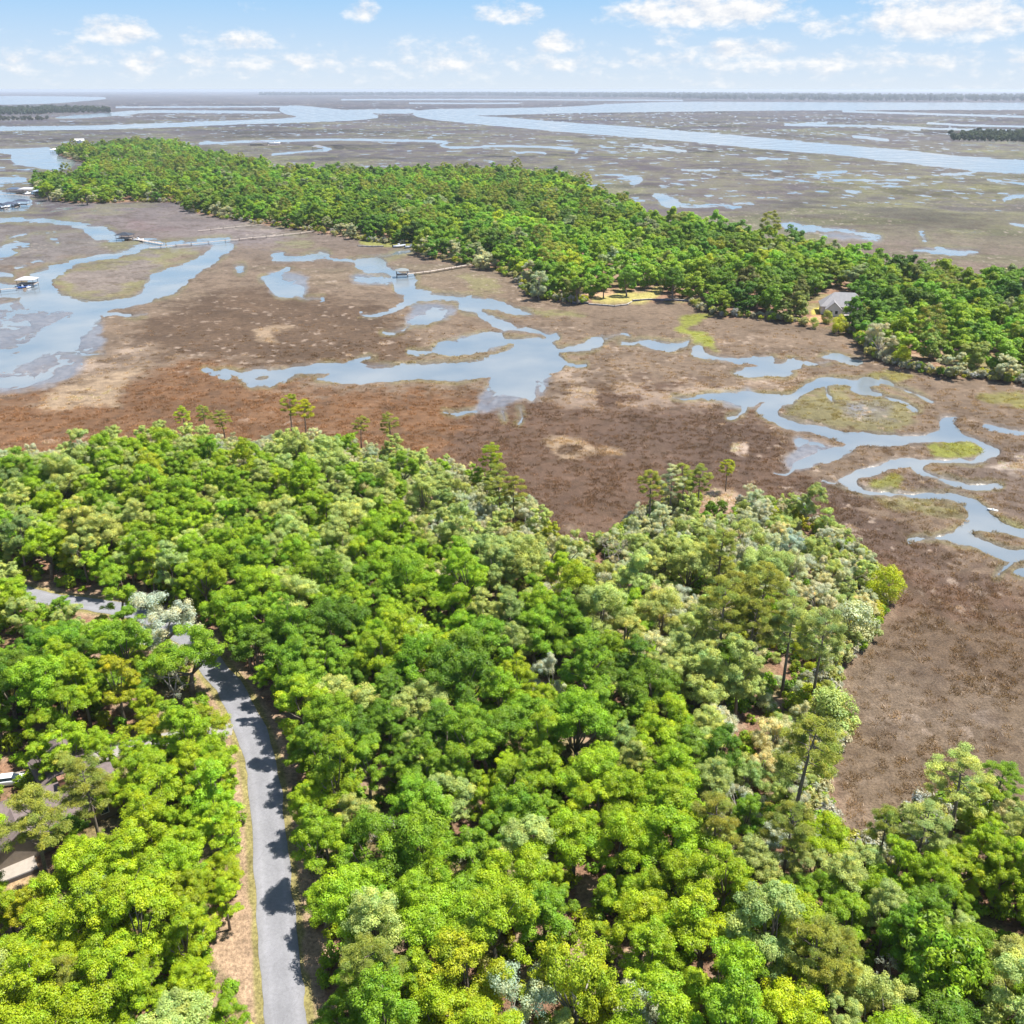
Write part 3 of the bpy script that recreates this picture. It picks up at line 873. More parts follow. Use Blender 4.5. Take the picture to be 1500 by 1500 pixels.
# ------------------------------------------------------------------ foliage
def crown(name, lobes, n, ll, lw, up, rng, mat, flat=0.85, shell=(0.72, 1.1), lobe_var=0.14, leaf_var=0.16, droop=0.0):
    lobes = np.asarray(lobes, float)
    p = lobes[:, 3] ** 2
    k = rng.choice(len(lobes), n, p=p / p.sum())
    L = lobes[k]
    d = rng.normal(size=(n, 3))
    d /= np.linalg.norm(d, axis=1)[:, None]
    flip = (d[:, 2] < 0) & (rng.random(n) < 0.55)
    d[flip, 2] *= -1
    rad = L[:, 3] * rng.uniform(shell[0], shell[1], n)
    pos = L[:, :3] + d * rad[:, None] * np.array([1, 1, flat])
    if droop:
        pos[:, 2] -= droop * rng.random(n) ** 2
    nr = d * 1.0 + rng.normal(size=(n, 3)) * 0.30 + np.array([0, 0, up])
    nr /= np.linalg.norm(nr, axis=1)[:, None]
    t = np.cross(nr, rng.normal(size=(n, 3)))
    t /= np.linalg.norm(t, axis=1)[:, None]
    b = np.cross(nr, t)
    s = rng.uniform(0.65, 1.35, n)[:, None]
    a = t * ll * 0.5 * s
    c = b * lw * 0.5 * s
    h = nr * ll * 0.10 * s
    V = np.stack([pos + a, pos + c - h, pos - a, pos - c - h], 1).reshape(-1, 3)
    Q = np.arange(n * 4).reshape(n, 4)
    lt = 1 + rng.normal(size=len(lobes)) * lobe_var
    ly = rng.normal(size=len(lobes)) * 0.10
    v = np.clip(lt[k] * (1 + rng.normal(size=n) * leaf_var), 0.45, 1.7)
    yy = ly[k] + rng.normal(size=n) * 0.08
    T = np.stack([v * (1 + yy), v * (1 + yy * .35), v * (1 - yy * .6), np.ones(n)], 1)
    T = np.repeat(np.clip(T, 0.2, 2), 4, 0)
    return mesh_np(name, V, Q, [mat], {'tint': T})


def dome_lobes(rng, R, z0, Hc, n, rl, low=-0.15, gap=0.8, inner=0.2):
    """lobe centres over an uneven dome of radius R standing on z0"""
    out = []
    bump = rng.uniform(0, 6.28, 6)
    tries = 0
    while len(out) < n and tries < n * 60:
        tries += 1
        zf = rng.uniform(low, 1.0)
        az = rng.uniform(0, 2 * math.pi)
        q = math.sqrt(max(0, 1 - max(zf, 0) ** 2)) * (1.0 if zf > 0 else 1.0 + zf * .8)
        k = 0.86 + 0.11 * math.sin(2 * az + bump[0]) + 0.11 * math.sin(3 * az + bump[1] + 2 * zf) + 0.09 * math.sin(5 * az + bump[2] + 4 * zf)
        if rng.random() < inner:
            k *= rng.uniform(0.35, 0.8)
        r = rng.uniform(*rl) * R
        c = np.array([q * k * (R - r * .7) * math.cos(az), q * k * (R - r * .7) * math.sin(az), z0 + (Hc - r * .5) * zf * (0.8 + .36 * rng.random())])
        if all(np.linalg.norm((c - o[:3]) * (1, 1, 1.2)) > gap * min(r, o[3]) for o in out):
            out.append(np.array([*c, r]))
    return out


def cluster_lobes(rng, R, z0, Hc, K, per, rs, rl, low=-.35, gap=.8):
    """a crown of K separate boughs, each a small dome of leaf clumps"""
    out = []
    for c in dome_lobes(rng, R, z0, Hc, K, rs, low, gap, .12):
        r = c[3]
        out.append(np.array([c[0], c[1], c[2], r * .55]))
        k = 0
        while k < per:
            d = rng.normal(size=3)
            d /= np.linalg.norm(d)
            if d[2] < -.45:
                continue
            q = rng.uniform(.6, .95)
            out.append(np.array([c[0] + d[0] * r * q, c[1] + d[1] * r * q, c[2] + d[2] * r * q * .85, r * rng.uniform(*rl)]))
            k += 1
    return out


def trunk_mesh(name, rng, H, base, lobes, mat, fork=0.35, nl=7, lean=0.0, taper=.35):
    mb = MB()
    top = fork * H
    lx, ly = rng.normal() * lean, rng.normal() * lean
    mb.tube([(0, 0, -0.6), (lx * .2, ly * .2, top * .4), (lx * .6, ly * .6, top * .8), (lx, ly, top)], [base * 1.35, base, base * .85, base * .72], 7)
    for q in rng.choice(len(lobes), min(nl, len(lobes)), replace=False):
        e = lobes[q]
        m = np.array([lx, ly, top]) * .5 + e[:3] * .5 + rng.normal(size=3) * .35 + np.array([0, 0, -.3])
        mb.tube([(lx, ly, top - .25), tuple(m), tuple(e[:3])], [base * .48, base * taper * .8, base * .10], 5)
    return mb.mesh(name, mat, True)


PROTO = {}      # kind -> list of (crown mesh, trunk mesh, R, H)


def make_protos():
    def oak(i):
        rng = np.random.default_rng(100 + i)
        R, H = 4.3 + 0.5 * rng.random(), 10.8 + rng.random()
        z0 = H - R * .95
        lb = cluster_lobes(rng, R, z0, R * .95, 15, 8, (.25, .42), (.28, .5))
        return crown('crown', lb, 28000, .18, .13, .45, rng, LEAF, .80, (.58, 1.22), .12, .12), trunk_mesh('trunk', rng, H, .34, lb, BARK, .30, 8, .5), R, H
    PROTO['live_oak'] = [oak(i) for i in range(9)]

    def gum(i):
        rng = np.random.default_rng(200 + i)
        R, H = 3.2 + .5 * rng.random(), 12 + rng.random()
        z0 = H - R * 1.75
        lb = cluster_lobes(rng, R, z0, R * 1.75, 17, 6, (.24, .42), (.3, .52))
        return crown('crown', lb, 24000, .17, .12, .5, rng, LEAF, .78, (.5, 1.25), .11, .12), trunk_mesh('trunk', rng, H, .24, lb, BARK, .42, 8, .3), R, H
    PROTO['broadleaf_tree'] = [gum(i) for i in range(7)]

    def cedar(i):
        rng = np.random.default_rng(300 + i)
        R, H = 3.3 + .5 * rng.random(), 7.5 + rng.random()
        z0 = H - R * 1.25
        lb = cluster_lobes(rng, R, z0, R * 1.25, 15, 6, (.24, .40), (.3, .5), -.7)
        return crown('crown', lb, 20000, .16, .10, .4, rng, LEAF, .8, (.48, 1.25), .10, .12, .35), trunk_mesh('trunk', rng, H, .22, lb, BARK_PALE, .3, 12, .4), R, H
    PROTO['mossy_tree'] = [cedar(i) for i in range(6)]

    def pine(i):
        rng = np.random.default_rng(400 + i)
        H = 18.0 + rng.random() * 1.5
        lb, mb = [], MB()
        lean = rng.normal(size=2) * .5
        ax = lambda z: np.array([lean[0] * (z / H) ** 2, lean[1] * (z / H) ** 2, z])
        mb.tube([tuple(ax(z)) for z in (-.6, H * .25, H * .5, H * .75, H * .97)], [.32, .25, .21, .14, .05], 7)
        nb = 26
        for b in range(nb):
            f = .52 + .47 * (b / nb) ** .9
            z = f * H
            ln = (3.3 * (1 - ((f - .62) / .42) ** 2) + .5) * rng.uniform(.6, 1.15)
            az = b * 2.4 + rng.normal() * .4
            e = ax(z) + np.array([math.cos(az) * ln, math.sin(az) * ln, rng.uniform(.1, .9)])
            m = ax(z) * .5 + e * .5 - np.array([0, 0, .15])
            mb.tube([tuple(ax(z)), tuple(m), tuple(e)], [.075, .05, .02], 4)
            lb.append(np.array([*e, rng.uniform(.6, 1.0)]))
            if ln > 1.6:
                lb.append(np.array([*(e * .62 + ax(z) * .38 + rng.normal(size=3) * .3), rng.uniform(.5, .8)]))
                s = e + np.array([-math.sin(az), math.cos(az), .1]) * rng.choice([-1, 1]) * rng.uniform(.6, 1.1)
                lb.append(np.array([*s, rng.uniform(.5, .8)]))
        lb.append(np.array([*ax(H * .99), .8]))
        return crown('crown', lb, 18000, .34, .08, .5, rng, LEAF, .6, (.25, 1.2), .10, .14), mb.mesh('trunk', BARK, True), 3.6, H
    PROTO['pine_tree'] = [pine(i) for i in range(6)]

    def shrub(i):
        rng = np.random.default_rng(500 + i)
        R, H = 2.2 + .4 * rng.random(), 3.6 + .6 * rng.random()
        lb = dome_lobes(rng, R, H * .38, H * .62, 24, (.24, .36), -.6, .7, .2)
        return crown('crown', lb, 5000, .20, .12, .3, rng, LEAF, .9, (.6, 1.15)), trunk_mesh('trunk', rng, H, .09, lb, BARK, .2, 7, .3, .5), R, H
    PROTO['marsh_shrub'] = [shrub(i) for i in range(4)]

    def bare(i):
        rng = np.random.default_rng(600 + i)
        H = 10.5
        mb, tips = MB(), []

        def grow(p, d, ln, r, depth):
            m = p + d * ln * .5 + rng.normal(size=3) * ln * .07
            e = p + d * ln + rng.normal(size=3) * ln * .1
            mb.tube([tuple(p), tuple(m), tuple(e)], [r, r * .8, r * .6], 5 if depth < 2 else 4)
            if depth >= 4:
                tips.append(e)
                return
            for _ in range(3 if depth else 4):
                q = d * .75 + rng.normal(size=3) * .62 + np.array([0, 0, .12])
                q /= np.linalg.norm(q)
                grow(e, q, ln * rng.uniform(.6, .82), r * .58, depth + 1)
        grow(np.array([0, 0, -.5]), np.array([0, 0, 1.]), 3.9, .27, 0)
        lb = np.array([[*t, .5] for t in tips])
        lb = lb[rng.random(len(lb)) < .5]
        return crown('crown', lb, 1500, .32, .12, .1, rng, LEAF, .9, (.2, 1.1), droop=.8), mb.mesh('trunk', BARK_PALE, True), 4.6, H
    PROTO['dead_tree'] = [bare(i) for i in range(2)]

    def magnolia():
        rng = np.random.default_rng(700)
        lb = dome_lobes(rng, 3.8, 5.2, 5.2, 50, (.18, .28), -.7, .75)
        return crown('crown', lb, 7000, .48, .24, .2, rng, LEAF, .9, (.7, 1.1), .2, .3), trunk_mesh('trunk', rng, 10, .26, lb, BARK, .3, 8), 3.8, 10
    PROTO['magnolia_tree'] = [magnolia()]


COLOURS = {
    'vivid yellow-green': (.325, .450, .014), 'bright green': (.275, .425, .017), 'mid green': (.208, .355, .018), 'dark green': (.140, .255, .016),
    'soft pale green': (.410, .490, .130), 'grey-green': (.520, .545, .300), 'olive green': (.320, .350, .050), 'blue-green': (.235, .335, .085),
    'golden green': (.380, .435, .018), 'silvery grey': (.50, .51, .35), 'bare grey': (.40, .41, .28),
}
KIND_WORD = {'live_oak': 'oak', 'broadleaf_tree': 'broadleaf', 'mossy_tree': 'mossy tree', 'pine_tree': 'pine', 'marsh_shrub': 'shrub', 'dead_tree': 'bare tree', 'magnolia_tree': 'magnolia'}
TREES = []      # (x, y, R, H)
COUNT = {}
BULK = []       # waiting for a label: (object, size word, colour word, kind, x, y)


def put_tree(kind, x, y, s, colour, sz=1.0, label=None, z=ZU, lean=(0, 0), rz=None):
    pl = PROTO[kind]
    k = COUNT.get(kind, 0)
    COUNT[kind] = k + 1
    cm, tm, R, H = pl[int(RNG.integers(len(pl)))]
    o = empty(kind, (x, y, z), RNG.uniform(0, 6.28) if rz is None else rz, cat='shrub' if kind == 'marsh_shrub' else 'tree')
    o.rotation_euler[0], o.rotation_euler[1] = lean
    o.scale = (s, s, s * sz)
    c = link_obj('crown', cm, o)
    j = 1 + RNG.normal() * .07
    h = RNG.normal() * .06
    base = COLOURS[colour]
    c.color = (max(base[0] * j * (1 + h), .005), max(base[1] * j, .005), max(base[2] * j * (1 - h), .004), 1)
    link_obj('trunk', tm, o)
    TREES.append((x, y, R * s, H * s * sz))
    if label:
        o['label'] = label
    else:
        BULK.append((o, s * sz, colour, kind, x, y))
    return o


# places that must stay in sight from the camera: (pixel polygon, level)
VIS = [
    ([(322, 1010), (350, 1012), (372, 1050), (392, 1100), (406, 1160), (416, 1230), (430, 1310), (440, 1430), (446, 1500), (392, 1500), (380, 1440), (374, 1330), (366, 1240), (366, 1175), (374, 1130), (356, 1085)], ZU),
    ([(352, 1200), (366, 1200), (374, 1330), (376, 1440), (345, 1440), (306, 1392), (335, 1352), (358, 1320)], ZU),
    ([(440, 1378), (484, 1378), (484, 1420), (448, 1436)], ZU),
    ([(44, 864), (70, 862), (78, 885), (74, 894), (58, 880)], ZU), ([(104, 876), (140, 880), (164, 900), (130, 904), (112, 895)], ZU),
    ([(34, 1214), (74, 1200), (76, 1228), (58, 1248)], 3.5), ([(2, 1252), (42, 1246), (52, 1272), (30, 1292), (4, 1284)], ZU),
    ([(122, 1187), (150, 1190), (156, 1208), (134, 1212)], 4), ([(146, 1106), (158, 1108), (160, 1130), (150, 1130)], 5),
    ([(8, 1134), (26, 1134), (28, 1148), (8, 1148)], 1.5),
    ([(1030, 722), (1080, 725), (1076, 748), (1028, 746)], ZU), ([(845, 1295), (874, 1295), (874, 1338), (850, 1340)], ZU),
    ([(68, 832), (96, 838), (96, 858), (66, 856)], ZU), ([(0, 922), (16, 922), (14, 940), (0, 940)], ZU), ([(286, 940), (302, 945), (306, 960), (292, 960)], ZU),
    ([(720, 872), (730, 872), (732, 890), (722, 892)], ZU), ([(12, 1068), (30, 1068), (30, 1088), (14, 1088)], ZU),
    ([(185, 1052), (196, 1052), (192, 1070), (184, 1070)], ZU), ([(545, 1150), (575, 1150), (575, 1160), (545, 1160)], ZU), ([(1440, 1320), (1482, 1320), (1480, 1345), (1440, 1340)], ZU),
    ([(1085, 1035), (1110, 1038), (1108, 1052), (1085, 1050)], ZU), ([(1125, 970), (1142, 970), (1140, 980), (1126, 980)], ZU), ([(1178, 760), (1192, 762), (1190, 775), (1176, 774)], ZU),
    ([(195, 880), (235, 866), (280, 885), (285, 925), (240, 940), (200, 920)], 8), ([(222, 965), (285, 965), (285, 1005), (225, 1005)], 7),
    ([(805, 1390), (850, 1378), (890, 1410), (885, 1450), (815, 1455)], 8), ([(872, 785), (900, 785), (902, 812), (872, 812)], 6), ([(790, 968), (822, 968), (822, 1000), (790, 1000)], 6),
    ([(1148, 940), (1162, 940), (1156, 1035), (1144, 1035)], 4), ([(1184, 955), (1200, 955), (1190, 1000), (1180, 1000)], 5),
]
VP = []
for poly, zl in VIS:
    P = np.array(poly, float)
    gx, gy = np.meshgrid(np.arange(P[:, 0].min(), P[:, 0].max() + 1, 5), np.arange(P[:, 1].min(), P[:, 1].max() + 1, 5))
    gx, gy = gx.ravel(), gy.ravel()
    k = inside(gx, gy, P)
    k[:] |= False
    q = np.stack([gx[k], gy[k]], 1)
    q = np.vstack([q, P])
    W = gnd_np(q, zl)
    VP.append(np.column_stack([q, np.hypot(W[:, 0], W[:, 1])]))
VP = np.vstack(VP)


def hides(x, y, R, H, base=.32):
    """does the crown stand before one of the places that must stay in sight"""
    zc, hz = H * (1 + base) / 2 + ZU, H * (1 - base) / 2
    d = math.hypot(x, y)
    if zc > HC:
        return False
    cx, cy = proj_np(np.array([x]), np.array([y]), np.array([zc]))
    dep = y * CT + (HC - zc) * ST
    rx = F * R / dep * .95
    ry = math.hypot(F * hz * CT, F * R * math.sin(math.atan2(HC - zc, d))) / dep * .95
    e = ((VP[:, 0] - cx[0]) / rx) ** 2 + ((VP[:, 1] - cy[0]) / ry) ** 2
    return bool(((e < 1) & (VP[:, 2] > d - R * .6)).any())


HOUSE_A = (gnd(62, 1205, 2.5).x, gnd(62, 1205, 2.5).y)


def crown_at(px, py, H, k=.72):
    """foot of a tree of height H whose crown is centred at the pixel"""
    p = gnd(px, py, ZU + H * k)
    return p.x, p.y


def plant_near():
    T = []
    # trees one can point at: kind, pixel of the crown's centre, scale, height scale, colour, label
    T += [
        ('mossy_tree', 236, 908, 1.95, .85, 'silvery grey', 'large rounded grey moss-hung tree beside the bend of the paved lane'),
        ('dead_tree', 248, 985, 1.0, .95, 'bare grey', 'bare grey branching tree draped in moss, just left of where the lane disappears'),
        ('dead_tree', 886, 798, .85, .9, 'bare grey', 'leafless grey tree with bleached branches near the marsh inlet'),
        ('pine_tree', 44, 1188, 1.0, 1.0, 'olive green', 'tall thin olive pine in front of the brown-roofed house by its patio'),
        ('live_oak', 108, 1282, 1.08, .95, 'vivid yellow-green', 'vivid yellow-green oak below the brown-roofed house, right of its patio'),
        ('mossy_tree', 850, 1420, 1.55, 1.2, 'golden green', 'pale yellowish moss-draped tree at the bottom middle of the wood'),
        ('mossy_tree', 770, 1465, 1.3, 1.0, 'grey-green', 'grey-green mossy tree left of the pale yellowish one at the bottom'),
        ('mossy_tree', 806, 985, 1.05, 1.1, 'silvery grey', 'small silvery tree alone in the middle of the green wood'),
        ('broadleaf_tree', 908, 1092, 1.0, .75, 'blue-green', 'small bluish-green tree among brighter green crowns in mid wood'),
        ('magnolia_tree', 1382, 1400, 1.25, 1.0, 'mid green', 'large-leaved glossy magnolia dotted with light leaves in the lower wood'),
        ('broadleaf_tree', 650, 850, .8, .7, 'silvery grey', 'small pinkish-grey tree standing in the middle of the wood'),
        ('live_oak', 445, 1010, 1.05, 1.0, 'mid green', 'rounded mid green oak over the top of the lane where it bends'),
        ('live_oak', 300, 1060, .8, .9, 'golden green', 'small golden-green oak at the inside of the bend of the lane'),
        ('live_oak', 376, 955, 1.05, .95, 'dark green', 'dark oak leaning over the far end of the visible lane'),
        ('live_oak', 272, 950, 1.25, .95, 'mid green', 'oak closing the view of the lane behind the bare mossy tree'),
        ('broadleaf_tree', 98, 1128, .85, .85, 'olive green', 'olive broadleaf in front of the back roof of the brown-roofed house'),
        ('broadleaf_tree', 132, 1152, .75, .8, 'olive green', 'smaller olive broadleaf over the middle of the brown roofs'),
        ('live_oak', 98, 1212, .55, .8, 'dark green', 'small dark oak between the two visible brown roof slopes'),
        ('broadleaf_tree', 90, 884, .62, .8, 'mid green', 'slim tree dividing the far stretch of the lane into two patches'),
        ('live_oak', 186, 908, .72, .85, 'mid green', 'oak over the far lane left of the grey moss-hung tree'),
        ('live_oak', 16, 872, .85, .9, 'bright green', 'oak covering the far left end of the lane'),
        # pines of the skyline on the marsh side
        ('pine_tree', 268, 606, .60, .80, 'golden green', 'leftmost small golden pine on the marsh edge of the wood'),
        ('pine_tree', 298, 605, .62, .80, 'olive green', 'second small pine from the far end of the marsh-edge row'),
        ('pine_tree', 326, 612, .66, .80, 'olive green', 'third small pine of the row, with a dark forked trunk'),
        ('pine_tree', 424, 594, .74, .88, 'golden green', 'golden flat-topped pine standing in a pair above pale shrubs'),
        ('pine_tree', 445, 596, .76, .9, 'golden green', 'taller of the pair of golden flat-topped pines above pale shrubs'),
        ('pine_tree', 527, 620, .62, .8, 'olive green', 'round-headed lone pine between the golden pair and the next pine'),
        ('pine_tree', 571, 618, .70, .8, 'olive green', 'round-headed pine against the brown marsh, right of the lone one'),
        ('pine_tree', 718, 668, .78, .92, 'golden green', 'pine with layered golden crown on the corner of the wood'),
        ('pine_tree', 733, 702, .92, .92, 'olive green', 'broad dark olive pine in front of the layered golden pine'),
        ('pine_tree', 752, 716, .8, .9, 'olive green', 'olive pine at the right of the broad dark one on the corner'),
        ('pine_tree', 955, 704, .80, .95, 'olive green', 'first tall pine of the row on the point, at its inlet end'),
        ('pine_tree', 985, 699, .76, .95, 'grey-green', 'second tall pine of the row on the point, thin and greyish'),
        ('pine_tree', 1004, 695, .74, .96, 'olive green', 'third tall pine of the row on the point'),
        ('pine_tree', 1026, 696, .7, .95, 'olive green', 'fourth tall pine of the row, beside the sandy clearing'),
        ('pine_tree', 1066, 684, .55, .8, 'golden green', 'small lone pine with bright ball-shaped crown beyond the point'),
        # dark pines in the wood towards the inlet
        ('pine_tree', 1056, 800, .9, 1.0, 'olive green', 'dark-trunked pine behind the big pines of the point'),
        ('pine_tree', 1085, 868, 1.05, 1.0, 'olive green', 'largest olive pine in the group by the right marsh'),
        ('pine_tree', 1112, 868, 1.1, 1.05, 'olive green', 'big olive pine right beside the largest one'),
        ('pine_tree', 1060, 890, 1.1, 1.02, 'olive green', 'big olive pine on the wood side of the largest one'),
        ('pine_tree', 1100, 905, 1.0, 1.0, 'olive green', 'olive pine standing just before the largest one'),
        ('pine_tree', 1160, 905, 1.0, 1.05, 'soft pale green', 'tall pine with a long bare trunk at the edge of the right marsh'),
        ('pine_tree', 1205, 922, .95, 1.02, 'soft pale green', 'leaning tall pine nearest to the right marsh'),
        ('pine_tree', 1180, 1085, 1.12, .95, 'olive green', 'broad olive pine near the marsh, below the tall bare-trunked ones'),
        ('pine_tree', 1412, 1140, 1.0, .85, 'soft pale green', 'flat-topped pale pine at the corner of the right marsh'),
        ('pine_tree', 1352, 1212, .85, .8, 'soft pale green', 'pale olive pine behind the flat-topped pale one, further from the marsh'),
        ('pine_tree', 1465, 1140, .7, .75, 'mid green', 'small dark pine at the right of the flat-topped pale one'),
        ('pine_tree', 128, 1148, .9, .9, 'olive green', 'thin olive pine rising behind the roof of the brown-roofed house'),
        ('dead_tree', 566, 1212, .62, .9, 'bare grey', 'small bare whitish snag among green oaks in the lower middle wood'),
        ('dead_tree', 690, 1228, .6, .9, 'bare grey', 'bare snag in a dark gap right of the whitish snag'),
        ('dead_tree', 1300, 1422, .7, .9, 'bare grey', 'grey bare-branched tree left of the glossy magnolia'),
        ('dead_tree', 1052, 1205, .62, .9, 'bare grey', 'thin bare snag below the white bench in the wood'),
        ('dead_tree', 150, 1452, .62, .9, 'bare grey', 'pale bare snag in the grove at the bottom left'),
        # shore bushes
        ('marsh_shrub', 1222, 1032, 2.0, 1.0, 'soft pale green', 'big rounded pale bush jutting into the right marsh'),
        ('marsh_shrub', 1252, 900, 2.1, 1.0, 'grey-green', 'big grey-green bush over the shadowed marsh bank'),
        ('marsh_shrub', 1300, 850, 1.7, 1.1, 'golden green', 'yellow-green bush at the very tip of the point'),
    ]
    for kind, px, py, s, sz, colr, lab in T:
        H = PROTO[kind][0][3] * s * sz
        x, y = crown_at(px, py, H, .80 if kind == 'pine_tree' else .66)
        put_tree(kind, x, y, s, colr, sz, lab, lean=(0.04, 0.09) if 'leaning' in lab else (0, 0))

    # the rest of the wood
    rng = np.random.default_rng(23)
    lo, hi = NEAR_W.min(0), NEAR_W.max(0)
    plan = []
    N = 60000
    cx, cy = rng.uniform(lo[0], hi[0], N), rng.uniform(lo[1], hi[1], N)
    sdn = sdf(cx, cy, NEAR_W, 60.0, 0)
    qx, qy = proj_np(cx, cy, np.full(N, 7.0))
    keep = (sdn < -1.2) & (qx > -110) & (qx < 1610) & (qy < 1640)
    cx, cy, sdn, qx, qy = cx[keep], cy[keep], sdn[keep], qx[keep], qy[keep]
    rd = seg_dist(cx, cy, ROAD, False)
    dd = seg_dist(cx, cy, DRIVE, False)
    zn = fbm(cx / 34, cy / 34, 201, 3)
    zn2 = fbm(cx / 16, cy / 16, 203, 3)
    ar = np.array([(t[0], t[1], t[2]) for t in TREES])
    for i in range(len(cx)):
        x, y, e, px, py = cx[i], cy[i], -sdn[i], qx[i], qy[i]
        u = rng.random()
        point = px > 860 and py < 960           # the point of land
        # kind by place
        if e < (21 if px < 860 else 13) and py < 1230:
            kind = 'mossy_tree' if u < .72 else ('marsh_shrub' if u < .88 else 'broadleaf_tree')
        elif point:
            kind = 'mossy_tree' if u < .60 else ('broadleaf_tree' if u < .82 else ('pine_tree' if u < .83 else 'live_oak'))
        elif e < 34 and py < 1000:
            kind = 'broadleaf_tree' if u < .60 else ('mossy_tree' if u < .76 else 'live_oak')
        else:
            kind = 'live_oak' if u < (.62 if zn[i] > .46 else .34) else ('broadleaf_tree' if u < .955 else ('pine_tree' if u < .970 else 'mossy_tree'))
        s = rng.uniform(.92, 1.25) if i < len(cx) * .2 else rng.uniform(.58, .98)
        ed = 30.0 if py > 1000 and px < 1100 else e
        s *= .66 + .34 * min(ed / 26.0, 1.0)
        sz = rng.uniform(.88, 1.12)
        _, _, R0, H0 = PROTO[kind][0]
        if kind == 'pine_tree':
            s *= .85
        R, H = R0 * s, H0 * s * sz
        if rd[i] < ROAD_HW + (R * .62 if px < 395 + (1250 - py) * -.08 else R * .84 + .3) or dd[i] < DRIVE_HW + R * .45:
            continue
        if e < R * .55:
            continue
        if ((ar[:, 0] - x) ** 2 + (ar[:, 1] - y) ** 2 < ((ar[:, 2] + R) * .555) ** 2).any():
            continue
        if math.hypot(x - HOUSE_A[0], y - HOUSE_A[1]) < 7 + R * .3:
            continue
        if hides(x, y, R, H):
            continue
        # colour by place
        v = rng.random()
        if kind in ('mossy_tree', 'pine_tree') and e > 34 and not point and v < .9:
            kind = 'broadleaf_tree'
        if kind == 'mossy_tree':
            cl = 'silvery grey' if v < .30 else ('grey-green' if v < .78 else 'soft pale green')
        elif kind == 'pine_tree':
            cl = 'olive green'
        elif kind == 'marsh_shrub':
            cl = ('golden green', 'soft pale green', 'grey-green', 'olive green')[int(v * 4)]
        else:
            far = sstep(1050, 760, np.array([py]))[0]
            warm = zn2[i] + (.14 if py > 1000 and px < 450 else 0) + (.08 if py > 1150 else 0) - .12 * far
            if v < .36 * far + (.50 if point else .04) + (.3 if e < 30 else 0) + (.02 if kind == 'broadleaf_tree' else 0):
                cl = 'soft pale green' if v > .006 else 'blue-green'
            elif warm > .60:
                cl = 'vivid yellow-green'
            elif warm > .49:
                cl = 'bright green'
            elif warm > .40:
                cl = 'mid green'
            else:
                cl = 'bright green' if far > .4 else ('mid green' if v < .6 else 'dark green')
            if v > .97:
                cl = ('golden green', 'vivid yellow-green', 'vivid yellow-green')[int(rng.integers(3))]
        plan.append((kind, x, y, s, cl, sz, R * math.sqrt(max(min(1.0, s), .3)) / math.hypot(x, y)))
        ar = np.vstack([ar, (x, y, R)])
    rest = []
    for kind in sorted(set(p[0] for p in plan)):
        q = sorted([p for p in plan if p[0] == kind], key=lambda p: -p[6])
        room = max(300 - COUNT.get(kind, 0), 0)
        for p in q[:room]:
            put_tree(*p[:6])
        rest += q[room:]
    print('near trees', len(plan), COUNT, 'rest', len(rest))
    return rest


def plant_island():
    for kind, px, py, s, sz, colr, lab in (
            ('mossy_tree', 790, 437, 1.75, .95, 'grey-green', 'grey-green mossy tree on the island shore left of the seawalls'),
            ('mossy_tree', 1286, 524, 1.9, .9, 'silvery grey', 'wide silvery tree at the island shore right of the grey-roofed house'),
            ('live_oak', 884, 437, 1.0, .9, 'mid green', 'lone round oak on the sandy island lawn'),
            ('live_oak', 918, 434, 1.15, 1.0, 'dark green', 'dark oak in the middle of the island lawn'),
            ('live_oak', 985, 440, 1.35, 1.0, 'dark green', 'dark oak behind the long blue-grey seawall'),
            ('live_oak', 846, 444, 1.1, .95, 'mid green', 'oak at the seawall left of the island lawn'),
            ('broadleaf_tree', 1244, 476, .95, .95, 'bright green', 'bright tree standing before the grey-roofed house'),
            ('broadleaf_tree', 1264, 474, .9, .9, 'soft pale green', 'pale tree covering the right end of the grey-roofed house'),
            ('marsh_shrub', 1211, 474, 1.3, 1.1, 'olive green', 'olive shrub at the left corner of the grey-roofed house'),
            ('marsh_shrub', 1192, 479, 1.2, .9, 'soft pale green', 'low pale shrub on the sandy bank before the grey-roofed house'),
            ('marsh_shrub', 1228, 487, 1.7, 1.0, 'golden green', 'golden shrub on the bank below the grey-roofed house'),
            ('marsh_shrub', 1320, 533, 1.8, .9, 'golden green', 'bright golden bush on the island bank facing the S-shaped creek'),
            ('marsh_shrub', 703, 393, 1.9, 1.0, 'grey-green', 'grey-green shore bush at the land end of the straight pier'),
            ('live_oak', 72, 293, 1.5, .9, 'vivid yellow-green', 'vivid green oak near the marina at the island end'),
            ('live_oak', 128, 299, 1.4, .8, 'vivid yellow-green', 'vivid oak below the pinkish two-storey house'),
            ('live_oak', 575, 350, 1.3, 1.0, 'dark green', 'dark oak on the small lawn by the creek head')):
        p = gnd(px, py, ZU)
        put_tree(kind, p.x, p.y, s, colr, sz, lab)


